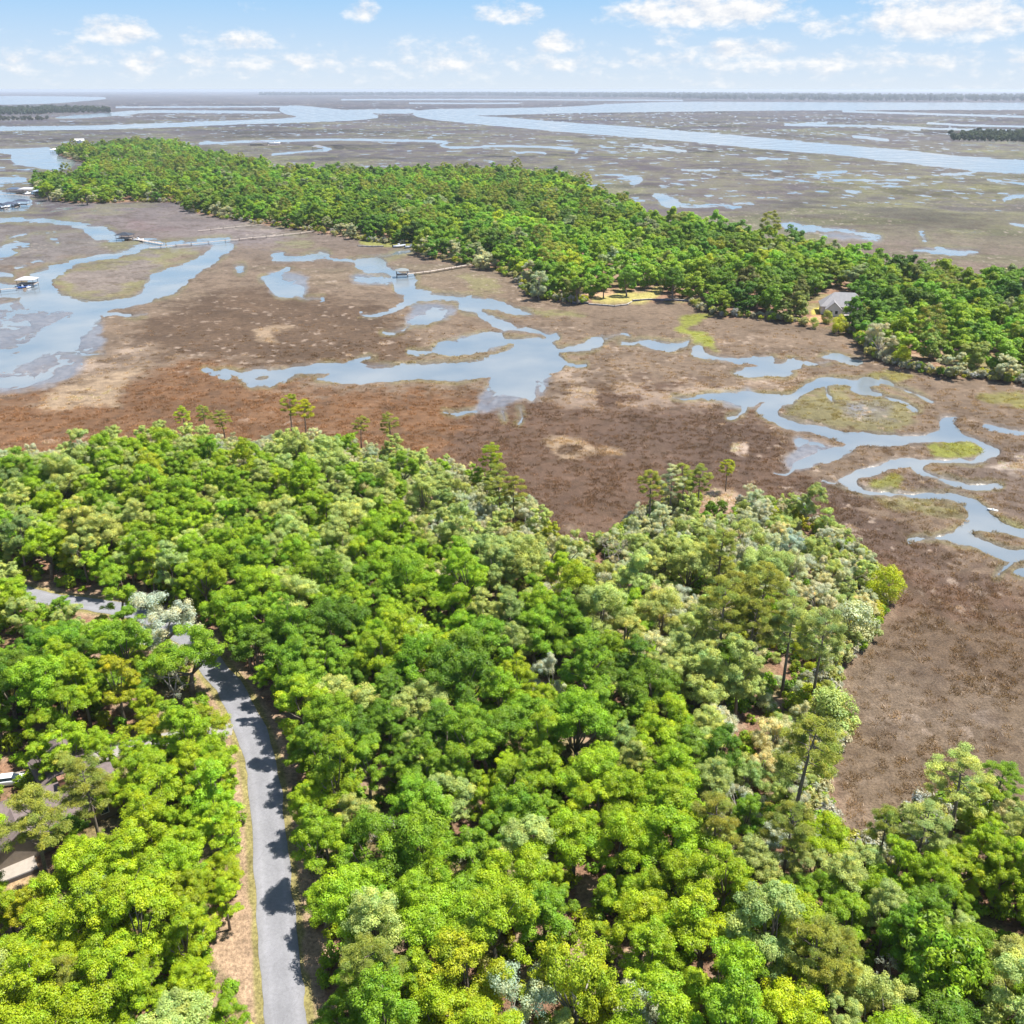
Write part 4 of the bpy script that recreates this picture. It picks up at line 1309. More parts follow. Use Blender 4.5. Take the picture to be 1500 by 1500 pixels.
def label_bulk():
    """say in words where each tree of the wood stands"""
    road = ROAD

    def place(x, y):
        a, b = proj_np(np.array([x]), np.array([y]), np.array([7.0]))
        a, b = a[0], b[0]
        rd = seg_dist(np.array([x]), np.array([y]), road, False)[0]
        k = int(np.argmin((road[:, 0] - x) ** 2 + (road[:, 1] - y) ** 2))
        e = -sdf(np.array([x]), np.array([y]), NEAR_W, 60.0, 0)[0]
        side = 'house side' if x < road[k, 0] else 'marsh side'
        if rd < 9 and b > 1000:
            seg = 'lower' if b > 1350 else ('middle' if b > 1150 else 'upper')
            return f'by the {seg} lane on its {side}'
        if rd < 10:
            return 'around the lane beyond its bend'
        if math.hypot(x - HOUSE_A[0], y - HOUSE_A[1]) < 22:
            return 'around the brown-roofed house'
        if e < 8:
            if a < 420:
                return 'on the shore facing the rust-brown marsh'
            if a < 860:
                return 'on the shore near the inlet'
            if b < 830:
                return 'on the outer shore of the point'
            if b < 1080:
                return 'on the right marsh shore below the point'
            return 'around the corner of the right marsh'
        if a > 860 and b < 960:
            return 'on the point near its sandy clearing' if b < 800 else 'at the root of the point'
        if x < road[k, 0] and b > 900:
            return 'in the grove between the lane and the house' if b < 1200 else 'in the grove below the house'
        if b < 760:
            return 'behind the rust-brown marsh shore' if a < 400 else 'behind the shore near the inlet'
        if b < 960:
            return 'in the middle wood past the lane bend' if a < 500 else 'in the middle wood towards the inlet'
        if b < 1220:
            return 'in the wood right beside the lane' if a < 650 else ('in the heart of the wood' if a < 960 else 'in the wood near the tall pines')
        return 'in the nearest wood by the lane' if a < 720 else ('in the nearest wood, bottom middle' if a < 1080 else 'in the nearest wood, bottom right')
    for o, s, colr, kind, x, y in BULK:
        w = 'tall' if s > 1.12 else ('medium' if s > .88 else 'low')
        p = place(x, y)
        o['label'] = f"{w} {colr} {KIND_WORD[kind]} {p}"
        o['group'] = f"{w} {colr} {KIND_WORD[kind]}s {p}"


# ------------------------------------------------------------------ masses nobody can count: instanced
def scatter(name, label, pts, idx, rot, scl, hue, protos):
    """pts (n,3). One object: points carrying copies of the given meshes"""
    pc = bpy.data.collections.new(name + '_kinds')
    for k, me in enumerate(protos):
        po = bpy.data.objects.new('%s_kind_%s' % (name, 'abcdefghijklmnopqrstuvwxyz'[k]), me)
        pc.objects.link(po)
    hue4 = np.concatenate([hue, np.ones((len(hue), 1))], 1)
    me = mesh_np(name, pts, np.zeros((0, 4), int), [LEAF_I], {'hue': hue4, 'rot': rot, 'scl': scl, 'pick': np.asarray(idx, float)})
    o = link_obj(name, me)
    ng = bpy.data.node_groups.new(name + '_nodes', 'GeometryNodeTree')
    ng.interface.new_socket('Geometry', in_out='INPUT', socket_type='NodeSocketGeometry')
    ng.interface.new_socket('Geometry', in_out='OUTPUT', socket_type='NodeSocketGeometry')
    N, L = ng.nodes, ng.links
    gi, go = N.new('NodeGroupInput'), N.new('NodeGroupOutput')
    ci = N.new('GeometryNodeCollectionInfo')
    ci.inputs['Collection'].default_value = pc
    ci.inputs['Separate Children'].default_value = True
    ci.inputs['Reset Children'].default_value = True
    ip = N.new('GeometryNodeInstanceOnPoints')
    ip.inputs['Pick Instance'].default_value = True

    def named(nm, typ):
        a = N.new('GeometryNodeInputNamedAttribute')
        a.data_type = typ
        a.inputs['Name'].default_value = nm
        return a.outputs['Attribute']
    L.new(gi.outputs[0], ip.inputs['Points'])
    L.new(ci.outputs[0], ip.inputs['Instance'])
    L.new(named('pick', 'FLOAT'), ip.inputs['Instance Index'])
    L.new(named('rot', 'FLOAT_VECTOR'), ip.inputs['Rotation'])
    L.new(named('scl', 'FLOAT_VECTOR'), ip.inputs['Scale'])
    L.new(ip.outputs[0], go.inputs[0])
    md = o.modifiers.new('scatter', 'NODES')
    md.node_group = ng
    tag(o, label, None, None, 'stuff')
    return o


def poisson(rng, poly, r, n, ok=None):
    lo, hi = poly.min(0), poly.max(0)
    c = rng.uniform(lo, hi, (n, 2))
    c = c[inside(c[:, 0], c[:, 1], poly)]
    if ok is not None:
        c = c[ok(c)]
    cell = {}
    out = []
    for x, y in c:
        i, j = int(x // r), int(y // r)
        bad = False
        for a in (-1, 0, 1):
            for b in (-1, 0, 1):
                for q in cell.get((i + a, j + b), ()):
                    if (q[0] - x) ** 2 + (q[1] - y) ** 2 < r * r:
                        bad = True
                        break
                if bad:
                    break
            if bad:
                break
        if not bad:
            cell.setdefault((i, j), []).append((x, y))
            out.append((x, y))
    return np.array(out)


ISLE_CLEAR = [[(858, 436), (880, 428), (940, 428), (958, 415), (982, 418), (968, 436), (1012, 440), (1012, 447), (862, 448)], [(1180, 452), (1205, 446), (1212, 476), (1178, 480)],
              [(528, 355), (558, 354), (576, 357), (612, 356), (614, 366), (526, 364)], [(1186, 424), (1262, 424), (1262, 452), (1240, 462), (1232, 484), (1178, 480)], [(104, 278), (134, 276), (136, 292), (106, 292)], [(166, 232), (190, 232), (190, 243), (166, 243)]]


def build_masses():
    rng = np.random.default_rng(77)

    def pal(n, names, w, jit=.10):
        c = np.array([COLOURS[x] for x in names])
        k = rng.choice(len(names), n, p=np.array(w) / sum(w))
        return np.clip(c[k] * (1 + rng.normal(size=(n, 1)) * jit) * (1 + rng.normal(size=(n, 3)) * .05), .004, .4)

    # prototypes of the far trees, coarser leaves
    far = []
    for i in range(5):
        r = np.random.default_rng(900 + i)
        lb = cluster_lobes(r, 5.6, 5.2, 5.6, 14, 5, (.26, .42), (.32, .52), -.85)
        far.append(crown('far_crown', lb, 8000, .42, .32, .6, r, LEAF_I, .85, (.78, 1.1), .08, .06))
    for i in range(3):
        r = np.random.default_rng(920 + i)
        lb = cluster_lobes(r, 4.4, 5.4, 7.4, 14, 5, (.26, .42), (.32, .52), -.7)
        far.append(crown('far_crown', lb, 7000, .42, .3, .6, r, LEAF_I, .85, (.7, 1.15), .08, .07))
    for i in range(2):
        r = np.random.default_rng(940 + i)
        lb = []
        for b in range(24):
            f = .55 + .45 * b / 24
            ln = 3.2 * (1 - ((f - .62) / .42) ** 2) + .4
            a = b * 2.4
            lb.append((math.cos(a) * ln, math.sin(a) * ln, f * 17.5, r.uniform(.8, 1.2)))
        far.append(crown('far_crown', lb, 3200, .6, .2, .5, r, LEAF_I, .7, (.3, 1.1)))
    clear = [chaikin(gnd_np(p, 1.0), 1) for p in ISLE_CLEAR]

    def ok(c):
        k = np.ones(len(c), bool)
        for q in clear:
            k &= ~inside(c[:, 0], c[:, 1], q)
        px, py = proj_np(c[:, 0], c[:, 1], np.full(len(c), 6.0))
        return k & (px > -60) & (px < 1570)
    P = poisson(rng, ISL_W, 8.9, 200000, ok)
    e = -sdf(P[:, 0], P[:, 1], ISL_W, 60., 0)
    P, e = P[e > 0.6], e[e > 0.6]
    n = len(P)
    zn = fbm(P[:, 0] / 60, P[:, 1] / 60, 301, 3)
    u = rng.random(n)
    idx = np.where(u < .84, rng.integers(0, 5, n), np.where(u < .97, rng.integers(5, 8, n), rng.integers(8, 10, n)))
    s = rng.uniform(1.05, 1.65, n) * np.where(e < 7, .72, 1.0)
    hue = pal(n, ['bright green', 'mid green', 'dark green', 'vivid yellow-green', 'soft pale green', 'olive green'], [.34, .26, .10, .18, .05, .07])
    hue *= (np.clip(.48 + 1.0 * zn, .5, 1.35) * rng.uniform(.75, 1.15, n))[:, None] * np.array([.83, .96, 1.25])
    pine = idx >= 8
    hue[pine] = np.array(COLOURS['olive green']) * rng.uniform(.75, 1.1, (pine.sum(), 1))
    edge = (e < 6) & (rng.random(n) < .35)
    hue[edge] = np.array(COLOURS['grey-green']) * rng.uniform(.7, 1.0, (edge.sum(), 1))
    s3 = np.stack([s, s, s * rng.uniform(.76, .98, n)], 1)
    rot = np.stack([np.zeros(n), np.zeros(n), rng.uniform(0, 6.28, n)], 1)
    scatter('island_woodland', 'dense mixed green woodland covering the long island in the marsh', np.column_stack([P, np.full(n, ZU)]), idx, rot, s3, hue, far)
    print('island trees', n)

    # understorey below the island trees at its near shore and under the near wood
    und = []
    for i in range(4):
        r = np.random.default_rng(960 + i)
        lb = dome_lobes(r, 1.5, .9, 1.2, 12, (.28, .42), -.6, .6)
        und.append(crown('bush', lb, 620, .34, .2, .35, r, LEAF_I, .9, (.5, 1.15)))
    vis_w = [gnd_np(p, z) for p, z in VIS]

    def ok2(c):
        k = (seg_dist(c[:, 0], c[:, 1], ROAD, False) > ROAD_HW + 2.2) & (seg_dist(c[:, 0], c[:, 1], DRIVE, False) > DRIVE_HW + .8)
        for q in vis_w:
            k &= ~inside(c[:, 0], c[:, 1], q)
        px, py = proj_np(c[:, 0], c[:, 1], np.full(len(c), 2.0))
        k &= np.hypot(c[:, 0] - HOUSE_A[0], c[:, 1] - HOUSE_A[1]) > 10
        return k & (px > -80) & (px < 1580) & (py < 1700)
    P1 = poisson(rng, NEAR_W, 2.6, 80000, ok2)
    k = fbm(P1[:, 0] / 9, P1[:, 1] / 9, 311, 3) > .33
    P1 = P1[k]
    sh = chaikin(gnd_np(ISL_NEAR, 0.0), 1, False)
    t = rng.random(900) * (len(sh) - 1)
    i0 = t.astype(int)
    P2 = sh[i0] * (1 - (t - i0))[:, None] + sh[i0 + 1] * (t - i0)[:, None] + np.stack([rng.normal(size=900) * 2, rng.uniform(0, 7, 900)], 1)
    P2 = P2[ok(P2)]
    # fringe of bushes at the edge of the near wood
    sh = chaikin(NEAR_W[:len(NEAR_EDGE) + len(NEAR_EDGE_B)], 2, False)
    t = rng.random(700) * (len(sh) - 1)
    i0 = t.astype(int)
    P3 = sh[i0] * (1 - (t - i0))[:, None] + sh[i0 + 1] * (t - i0)[:, None]
    cen = P3 * 0 + np.array([0, 150.0])
    dv = cen - P3
    P3 = P3 + dv / np.linalg.norm(dv, axis=1)[:, None] * rng.uniform(.5, 5, (700, 1))
    P3 = P3[ok2(P3)]
    P = np.vstack([P1, P2, P3])
    n = len(P)
    n12 = len(P1)
    hue = pal(n, ['mid green', 'bright green', 'dark green', 'soft pale green', 'golden green', 'grey-green'], [.34, .34, .2, .05, .05, .01])
    m = np.arange(n) >= n12
    hue[m] = pal(int(m.sum()), ['grey-green', 'soft pale green', 'golden green', 'olive green', 'mid green', 'silvery grey'], [.25, .25, .14, .16, .1, .1])
    s = rng.uniform(.55, 1.4, n) * np.where(m, 1.1, 1.0)
    s3 = np.stack([s, s, s * rng.uniform(.8, 1.3, n)], 1)
    rot = np.stack([np.zeros(n), np.zeros(n), rng.uniform(0, 6.28, n)], 1)
    scatter('undergrowth', 'low bushes and saplings growing under and along the woods', np.column_stack([P, np.full(n, ZU - .1)]), rng.integers(0, 4, n), rot, s3, hue, und)

    if REST:
        kinds = sorted(set(p[0] for p in REST))
        ml, first = [], {}
        for k in kinds:
            first[k] = (len(ml), min(len(PROTO[k]), 4))
            for cm, tm, R, H in PROTO[k][:4]:
                me = cm.copy()
                me.materials[0] = LEAF_I
                ml.append(me)
        m = len(REST)
        pts = np.array([(p[1], p[2], ZU) for p in REST])
        pick = [first[p[0]][0] + int(rng.integers(first[p[0]][1])) for p in REST]
        hue = np.array([COLOURS[p[4]] for p in REST]) * (1 + rng.normal(size=(m, 1)) * .08)
        s3 = np.array([(p[3], p[3], p[3] * p[5]) for p in REST])
        scatter('woodland_infill', 'smaller trees filling the canopy between the larger trees of the near wood', pts, pick, np.stack([np.zeros(m), np.zeros(m), rng.uniform(0, 6.28, m)], 1), s3, np.clip(hue, .004, .6), ml)

    # stands of cord grass on the near marsh
    gx, gy, gz, gc, pick, _ = GRASS
    k = np.where(pick)[0]
    m = len(k)
    tufts = []
    for i in range(4):
        r = np.random.default_rng(990 + i)
        nb = 44
        a = r.uniform(0, 6.28, nb)
        rad = .62 * np.sqrt(r.random(nb))
        b0 = np.stack([np.cos(a) * rad, np.sin(a) * rad, np.full(nb, -.1)], 1)
        ln = np.stack([r.normal(size=nb) * .26, r.normal(size=nb) * .26, r.uniform(.20, .55, nb)], 1)
        w = np.stack([np.cos(a * 3), np.sin(a * 3), np.zeros(nb)], 1) * .045
        V = np.stack([b0 - w, b0 + w, b0 + ln + w * .3, b0 + ln - w * .3], 1).reshape(-1, 3)
        T = np.repeat(np.clip(1 + r.normal(size=nb) * .22, .5, 1.6), 4)
        tufts.append(mesh_np('tuft', V, np.arange(nb * 4).reshape(nb, 4), [LEAF_I], {'tint': np.stack([T, T, T, T * 0 + 1], 1)}))
    hue = np.clip(gc[k] * rng.uniform(1.7, 2.9, (m, 1)) * np.array([1.05, 1.0, .92]), .01, .6)
    s = rng.uniform(.7, 1.35, m)
    dl = np.hypot(gx[k], gy[k])
    jit = rng.normal(size=(m, 2)) * .5
    scatter('marsh_grass', 'brown stands of cord grass covering the near marsh', np.column_stack([gx[k] + jit[:, 0], gy[k] + jit[:, 1], gz[k]]), rng.integers(0, 4, m), np.stack([np.zeros(m), np.zeros(m), rng.uniform(0, 6.28, m)], 1), np.stack([s * (1 + dl / 700), s * (1 + dl / 700), s], 1), hue, tufts)
    print('grass', m)
    # hammocks far out in the marsh and the belts of trees on the horizon
    blob = []
    for i in range(4):
        r = np.random.default_rng(980 + i)
        lb = dome_lobes(r, 7, 6, 6, 14, (.3, .45), -.9, .6)
        blob.append(crown('blob', lb, 420, 2.2, 1.6, .35, r, LEAF_I, .9, (.7, 1.1), .2, .1))

    def belt(name, label, poly, r, nn, sc, col):
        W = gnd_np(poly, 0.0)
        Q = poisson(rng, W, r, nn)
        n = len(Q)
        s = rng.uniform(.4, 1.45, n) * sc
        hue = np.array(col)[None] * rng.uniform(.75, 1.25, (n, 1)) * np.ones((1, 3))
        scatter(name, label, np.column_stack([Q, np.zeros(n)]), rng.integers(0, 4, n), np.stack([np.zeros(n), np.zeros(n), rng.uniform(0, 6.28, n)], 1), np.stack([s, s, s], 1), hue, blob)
        print(name, n)
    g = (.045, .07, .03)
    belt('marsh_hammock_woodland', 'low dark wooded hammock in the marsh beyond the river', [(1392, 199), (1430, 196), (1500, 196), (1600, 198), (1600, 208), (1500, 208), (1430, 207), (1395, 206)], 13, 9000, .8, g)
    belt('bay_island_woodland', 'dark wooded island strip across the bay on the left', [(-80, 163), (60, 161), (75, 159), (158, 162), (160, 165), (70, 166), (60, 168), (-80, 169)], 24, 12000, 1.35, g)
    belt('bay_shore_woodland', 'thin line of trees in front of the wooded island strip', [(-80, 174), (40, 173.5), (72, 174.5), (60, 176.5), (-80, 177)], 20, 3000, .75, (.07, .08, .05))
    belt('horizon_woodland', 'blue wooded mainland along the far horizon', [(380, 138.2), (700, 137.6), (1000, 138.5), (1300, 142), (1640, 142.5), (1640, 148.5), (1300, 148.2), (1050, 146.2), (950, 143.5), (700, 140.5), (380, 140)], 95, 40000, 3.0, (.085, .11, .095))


# ------------------------------------------------------------------ buildings, docks, boats, car
def gable(w, d, h, over=.5, th=.18):
    """a pitched roof, ridge along x; eaves on level 0"""
    mb = MB()
    W, D = w / 2 + over, d / 2 + over
    k = h / (d / 2)
    lo = -over * k
    pts = []
    for x in (-W, W):
        pts += [(x, -D, lo), (x, 0, h), (x, D, lo), (x, D, lo - th), (x, 0, h - th), (x, -D, lo - th)]
    fs = [(0, 1, 7, 6), (1, 2, 8, 7), (2, 3, 9, 8), (3, 4, 10, 9), (4, 5, 11, 10), (5, 0, 6, 11), (0, 5, 4, 1), (1, 4, 3, 2), (6, 7, 10, 11), (7, 8, 9, 10)]
    return mb.poly(pts, fs)


def hip(w, d, h, over=.5, th=.15):
    mb = MB()
    W, D = w / 2 + over, d / 2 + over
    r = max(W - D, .05)
    pts = [(-W, -D, 0), (W, -D, 0), (W, D, 0), (-W, D, 0), (-r, 0, h), (r, 0, h), (-W, -D, -th), (W, -D, -th), (W, D, -th), (-W, D, -th)]
    fs = [(0, 1, 5, 4), (1, 2, 5), (2, 3, 4, 5), (3, 0, 4), (0, 6, 7, 1), (1, 7, 8, 2), (2, 8, 9, 3), (3, 9, 6, 0), (9, 8, 7, 6)]
    return mb.poly(pts, fs)


def gwall(w, d, h, gh):
    """walls with gable ends, ridge along x"""
    pts = []
    for x in (-w / 2, w / 2):
        pts += [(x, -d / 2, 0), (x, -d / 2, h), (x, 0, h + gh), (x, d / 2, h), (x, d / 2, 0)]
    fs = [(0, 5, 6, 1), (3, 8, 9, 4), (0, 1, 2, 3, 4), (9, 8, 7, 6, 5), (4, 9, 5, 0)]
    return MB().poly(pts, fs)


GLASS = None


def shift(o, loc, rz=0.0):
    o.location = loc
    o.rotation_euler = (0, 0, rz)
    return o


def windows(root, spots, w=1.0, h=1.3, frame=None):
    """spots: (x, y, z, turn) on the outer face of a wall"""
    for x, y, z, a in spots:
        f = MB()
        t = .09
        f.box((0, 0, h / 2), (w + 2 * t, .10, t)).box((0, 0, -h / 2), (w + 2 * t, .14, t)).box((-w / 2 - t / 2, 0, 0), (t, .10, h - t)).box((w / 2 + t / 2, 0, 0), (t, .10, h - t))
        fo = shift(f.build('window', frame or solid('white_trim', (.72, .72, .70), .5, .06), root), (x, y, z), a)
        shift(MB().box((0, 0, 0), (w - .004, .04, h - t - .004)).build('pane', GLASS, fo), (0, 0, 0))


def house_brown():
    """the brown-roofed house below the lane: crossing roofs, chimney, patio"""
    c = gnd(72, 1188, 2.5)
    root = empty('brown_roofed_house', (c.x, c.y, ZU), math.radians(38), 'large house with brown shingle roofs half hidden under trees left of the lane', 'house')
    roofm = solid('brown_shingles', (.165, .128, .122), .9, .22, 2.2, bump=.5)
    wall = solid('tan_siding', (.22, .18, .145), .8, .15)
    for (x, y, w, d, h, gh, rz) in ((0, 0, 17, 8.5, 3.0, 2.7, 0), (4.2, 5.5, 11, 7.2, 3.0, 2.3, math.pi / 2), (-4.6, -3.4, 5.4, 7.0, 3.0, 2.1, math.pi / 2)):
        shift(gwall(w, d, h, gh).build('wall', wall, root), (x, y, 0.002 * x), rz)
        shift(gable(w, d, gh, .55).build('roof', roofm, root), (x, y, h + .12), rz)
    shift(MB().box((0, 0, 0), (1.1, .8, 2.0)).box((0, 0, 1.05), (1.3, 1.0, .12)).build('chimney', solid('red_brick', (.26, .13, .09), .9, .3, 6), root), (2.4, -.9, 5.9))
    windows(root, [(-3.2, -4.32, 1.6, 0), (-.8, -4.32, 1.6, 0), (3.2, -4.32, 1.6, 0), (6.2, -4.32, 1.6, 0), (8.56, 0, 1.7, math.pi / 2), (-8.56, 1.6, 1.7, math.pi / 2)])
    d = shift(MB().box((0, 0, 1.05), (1.0, .10, 2.1)).build('door', solid('dark_red_paint', (.18, .05, .04), .5), root), (1.2, -4.32, 0.0))
    shift(MB().box((0, 0, 0), (.06, .12, .06)).build('handle', solid('brass', (.6, .45, .2), .3, .05, metal=1), d), (.38, -.08, 1.0))
    # patio with a low parapet, in front
    p = gnd(20, 1274, ZU)
    deck = solid('pale_concrete', (.33, .29, .25), .8, .12, 2)
    pr = empty('patio_terrace', (p.x, p.y, ZU), math.radians(35), 'pale concrete patio with dark edge wall beside the brown-roofed house', 'patio')
    MB().box((0, 0, .16), (5.4, 4.2, .32)).build('slab', deck, pr, bevel=.03)
    shift(MB().box((0, 0, .3), (5.4, .22, .6)).build('parapet', solid('dark_stone', (.10, .09, .09), .8), pr), (0, -2.23, 0))
    shift(MB().box((0, 0, .3), (.22, 4.2, .6)).build('parapet', solid('dark_stone', (.10, .09, .09), .8), pr), (-2.83, 0, 0))


def car(px, py, label, paint, rz):
    p = gnd(px, py, ZU + .7)
    root = empty('parked_car', (p.x, p.y, ZU + .02), rz, label, 'car')
    body = MB()
    prof = [(-2.25, .35), (-2.28, .75), (-2.15, .95), (-1.0, 1.02), (.9, 1.02), (1.9, .92), (2.25, .78), (2.3, .4), (2.1, .28), (-2.1, .28)]
    body.loft([[(x, y * (1 if .3 < z < .9 else .94), z) for x, z in prof] for y in (-.88, -.82, .82, .88)])
    body.build('body', paint, root, bevel=.06)
    cab = MB()
    lo = [(-1.95, -.74, 1.0), (.95, -.74, 1.0), (.95, .74, 1.0), (-1.95, .74, 1.0)]
    up = [(-1.55, -.58, 1.46), (.15, -.58, 1.46), (.15, .58, 1.46), (-1.55, .58, 1.46)]
    cab.loft([lo, up], True)
    cab.build('windows', GLASS, root, bevel=.04)
    shift(MB().box((0, 0, 0), (1.72, 1.2, .07)).build('roof', paint, root, bevel=.03), (-.7, 0, 1.50))
    for x in (-1.4, 1.4):
        for y in (-.82, .82):
            w = MB().tube([(0, -.11, 0), (0, .11, 0)], [.33, .33], 16).build('wheel', solid('tyre_rubber', (.02, .02, .02), .8), root, True)
            w.location = (x, y, .33)
            MB().tube([(0, -.12, 0), (0, .12, 0)], [.2, .2], 12).build('rim', solid('alloy', (.5, .5, .52), .35, .05, metal=1), w)
    for y in (-.6, .6):
        shift(MB().box((0, 0, 0), (.1, .34, .14)).build('headlight', solid('lamp_glass', (.8, .8, .8), .2, .02), root), (2.26, y, .68))


def house_island():
    c = gnd(1234, 458, ZU)
    root = empty('grey_roofed_house', (c.x, c.y, ZU), math.radians(-12), 'white house with pale grey roof among trees on the island shore', 'house')
    roofm = solid('grey_shingles', (.27, .26, .265), .85, .14, 1.5)
    wall = solid('white_siding', (.66, .65, .64), .7, .06)
    MB().box((0, 0, 1.8), (20, 11, 3.6)).build('wall', wall, root)
    shift(hip(20, 11, 5.6, .7).build('roof', roofm, root), (0, 0, 3.7))
    shift(gwall(7, 6.4, 3.4, 3.0).build('wall', wall, root), (-5.0, -6.2, 0.01), math.pi / 2)
    r = shift(gable(7, 6.4, 3.0, .5).build('roof', roofm, root), (-5.0, -6.2, 3.55), math.pi / 2)
    shift(gwall(3.2, 2.8, 1.3, 1.1).build('dormer', wall, root), (3.6, -3.1, 4.9), math.pi / 2)
    shift(gable(3.2, 2.8, 1.1, .3, .12).build('dormer_roof', roofm, root), (3.6, -3.1, 6.25), math.pi / 2)
    shift(MB().box((0, 0, 0), (1.2, .9, 3.0)).build('chimney', solid('red_brick', (.26, .13, .09), .9, .3, 6), root), (6.5, 1.0, 7.3))
    windows(root, [(-6.2, -9.76, 1.9, 0), (-3.8, -9.76, 1.9, 0), (1.0, -5.56, 1.9, 0), (4.0, -5.56, 1.9, 0), (7.0, -5.56, 1.9, 0), (3.6, -4.76, 5.6, 0)], 1.2, 1.6)
    shift(MB().box((0, 0, 0), (9.5, 3.2, .3)).build('porch', solid('porch_boards', (.42, .38, .34), .8), root), (4.6, -7.3, .45))


def house_small(px, py, w, d, rz, roofc, wallc, label, name='shore_house'):
    c = gnd(px, py, ZU)
    root = empty(name, (c.x, c.y, ZU), rz, label, 'house')
    wall = solid('wall_' + str(wallc), wallc, .7, .06)
    roofm = solid('roof_' + str(roofc), roofc, .85, .14, 1.5)
    gwall(w, d, 5.2, d * .32).build('wall', wall, root)
    shift(gable(w, d, d * .32, .6).build('roof', roofm, root), (0, 0, 5.32))
    shift(gwall(d * .6, d * .55, 5.0, d * .2).build('wall', wall, root), (w * .22, -d * .55, 0.01), math.pi / 2)
    shift(gable(d * .6, d * .55, d * .2, .5).build('roof', roofm, root), (w * .22, -d * .55, 5.1), math.pi / 2)
    shift(MB().box((0, 0, 0), (1.1, .9, 2.4)).build('chimney', solid('red_brick', (.26, .13, .09), .9, .3, 6), root), (-w * .25, .4, 5.6 + d * .3))
    windows(root, [(-w * .35, -d / 2 - .05, 1.8, 0), (-w * .12, -d / 2 - .05, 1.8, 0), (-w * .35, -d / 2 - .05, 4.1, 0), (-w * .12, -d / 2 - .05, 4.1, 0)], 1.1, 1.4)


def dock(pxs, w, label, zdeck=1.3, step=4.0, group=None):
    """a boardwalk on piles along the pixels (measured on deck level)"""
    P = [gnd(x, y, zdeck) for x, y in pxs]
    c = P[0]
    root = empty('dock_walkway', (c.x, c.y, 0), 0, label, 'dock', group)
    plank = solid('weathered_boards', (.40, .335, .285), .85, .2, 1.0)
    pile = solid('dock_piles', (.16, .13, .11), .9, .2)
    mb = MB()
    V, k = [], 0
    L = []
    for i, p in enumerate(P):
        t = (P[min(i + 1, len(P) - 1)] - P[max(i - 1, 0)])
        t.z = 0
        t.normalize()
        n = Vector((-t.y, t.x, 0)) * w / 2
        q = p - c
        L.append([(q.x + n.x, q.y + n.y, zdeck), (q.x - n.x, q.y - n.y, zdeck), (q.x - n.x, q.y - n.y, zdeck - .16), (q.x + n.x, q.y + n.y, zdeck - .16)])
    mb.loft(L)
    mb.build('deck', plank, root)
    first = None
    for i in range(len(P) - 1):
        d = P[i + 1] - P[i]
        m = max(int(d.length / step), 1)
        n = Vector((-d.y, d.x, 0)).normalized() * w * .42
        for j in range(m):
            b = P[i] + d * (j / m) - c
            for s in (-1, 1):
                if first is None:
                    first = MB().tube([(0, 0, -2.2), (0, 0, zdeck + .7)], [.13, .11], 6).build('piling', pile, root)
                    o = first
                else:
                    if len(root.children) > 90:
                        continue
                    o = first.copy()
                    COL.objects.link(o)
                    o.parent = root
                o.location = (b.x + n.x * s, b.y + n.y * s, 0)
    return root


def boathouse(px, py, w, d, rz, roofc, label, group=None, zr=3.6, hp=1.2):
    c = gnd(px, py, 2.0)
    root = empty('boathouse', (c.x, c.y, 0), rz, label, 'boathouse', group)
    post = solid('dock_piles', (.16, .13, .11), .9, .2)
    shift(hip(w, d, hp, .5).build('roof', solid('metal_roof_' + str(roofc), roofc, .5, .08), root), (0, 0, zr))
    MB().box((0, 0, 1.2), (w, d, .2)).build('deck', solid('weathered_boards', (.40, .335, .285), .85, .2, 1.0), root)
    for x in (-1, 1):
        for y in (-1, 1):
            o = MB().tube([(0, 0, -2.4), (0, 0, zr)], [.14, .12], 6).build('post', post, root)
            o.location = (x * w * .46, y * d * .46, 0)
    return root


def boat(px, py, ln, rz, hullc, label, z=ZW, group=None):
    c = gnd(px, py, z + .4)
    root = empty('motor_boat', (c.x, c.y, z), rz, label, 'boat', group)
    k = ln / 6.0
    rings = []
    for t, b, sh, kl in ((-3, 1.0, .75, -.25), (-1.5, 1.1, .78, -.3), (0, 1.12, .82, -.3), (1.5, .9, .92, -.25), (2.5, .45, 1.05, -.05), (3.0, .05, 1.12, .55)):
        rings.append([(t * k, -b * k, sh * k), (t * k, -b * .82 * k, .1 * k + .1), (t * k, 0, kl * k), (t * k, b * .82 * k, .1 * k + .1), (t * k, b * k, sh * k)])
    MB().loft(rings).build('hull', solid('hull_' + str(hullc), hullc, .35, .04), root, True)
    shift(MB().box((0, 0, 0), (.9 * k, .9 * k, .9 * k), 0, .8).build('console', solid('white_gelcoat', (.75, .75, .75), .3, .03), root, bevel=.05), (-.2 * k, 0, 1.1 * k))
    shift(MB().box((0, 0, 0), (.06, .8 * k, .4 * k)).build('windshield', GLASS, root), (.2 * k, 0, 1.7 * k))
    shift(MB().box((0, 0, 0), (.5 * k, .4 * k, .8 * k), 0, .75).build('engine', solid('engine_black', (.03, .03, .035), .4), root, bevel=.05), (-3.2 * k, 0, .8 * k))
    return root


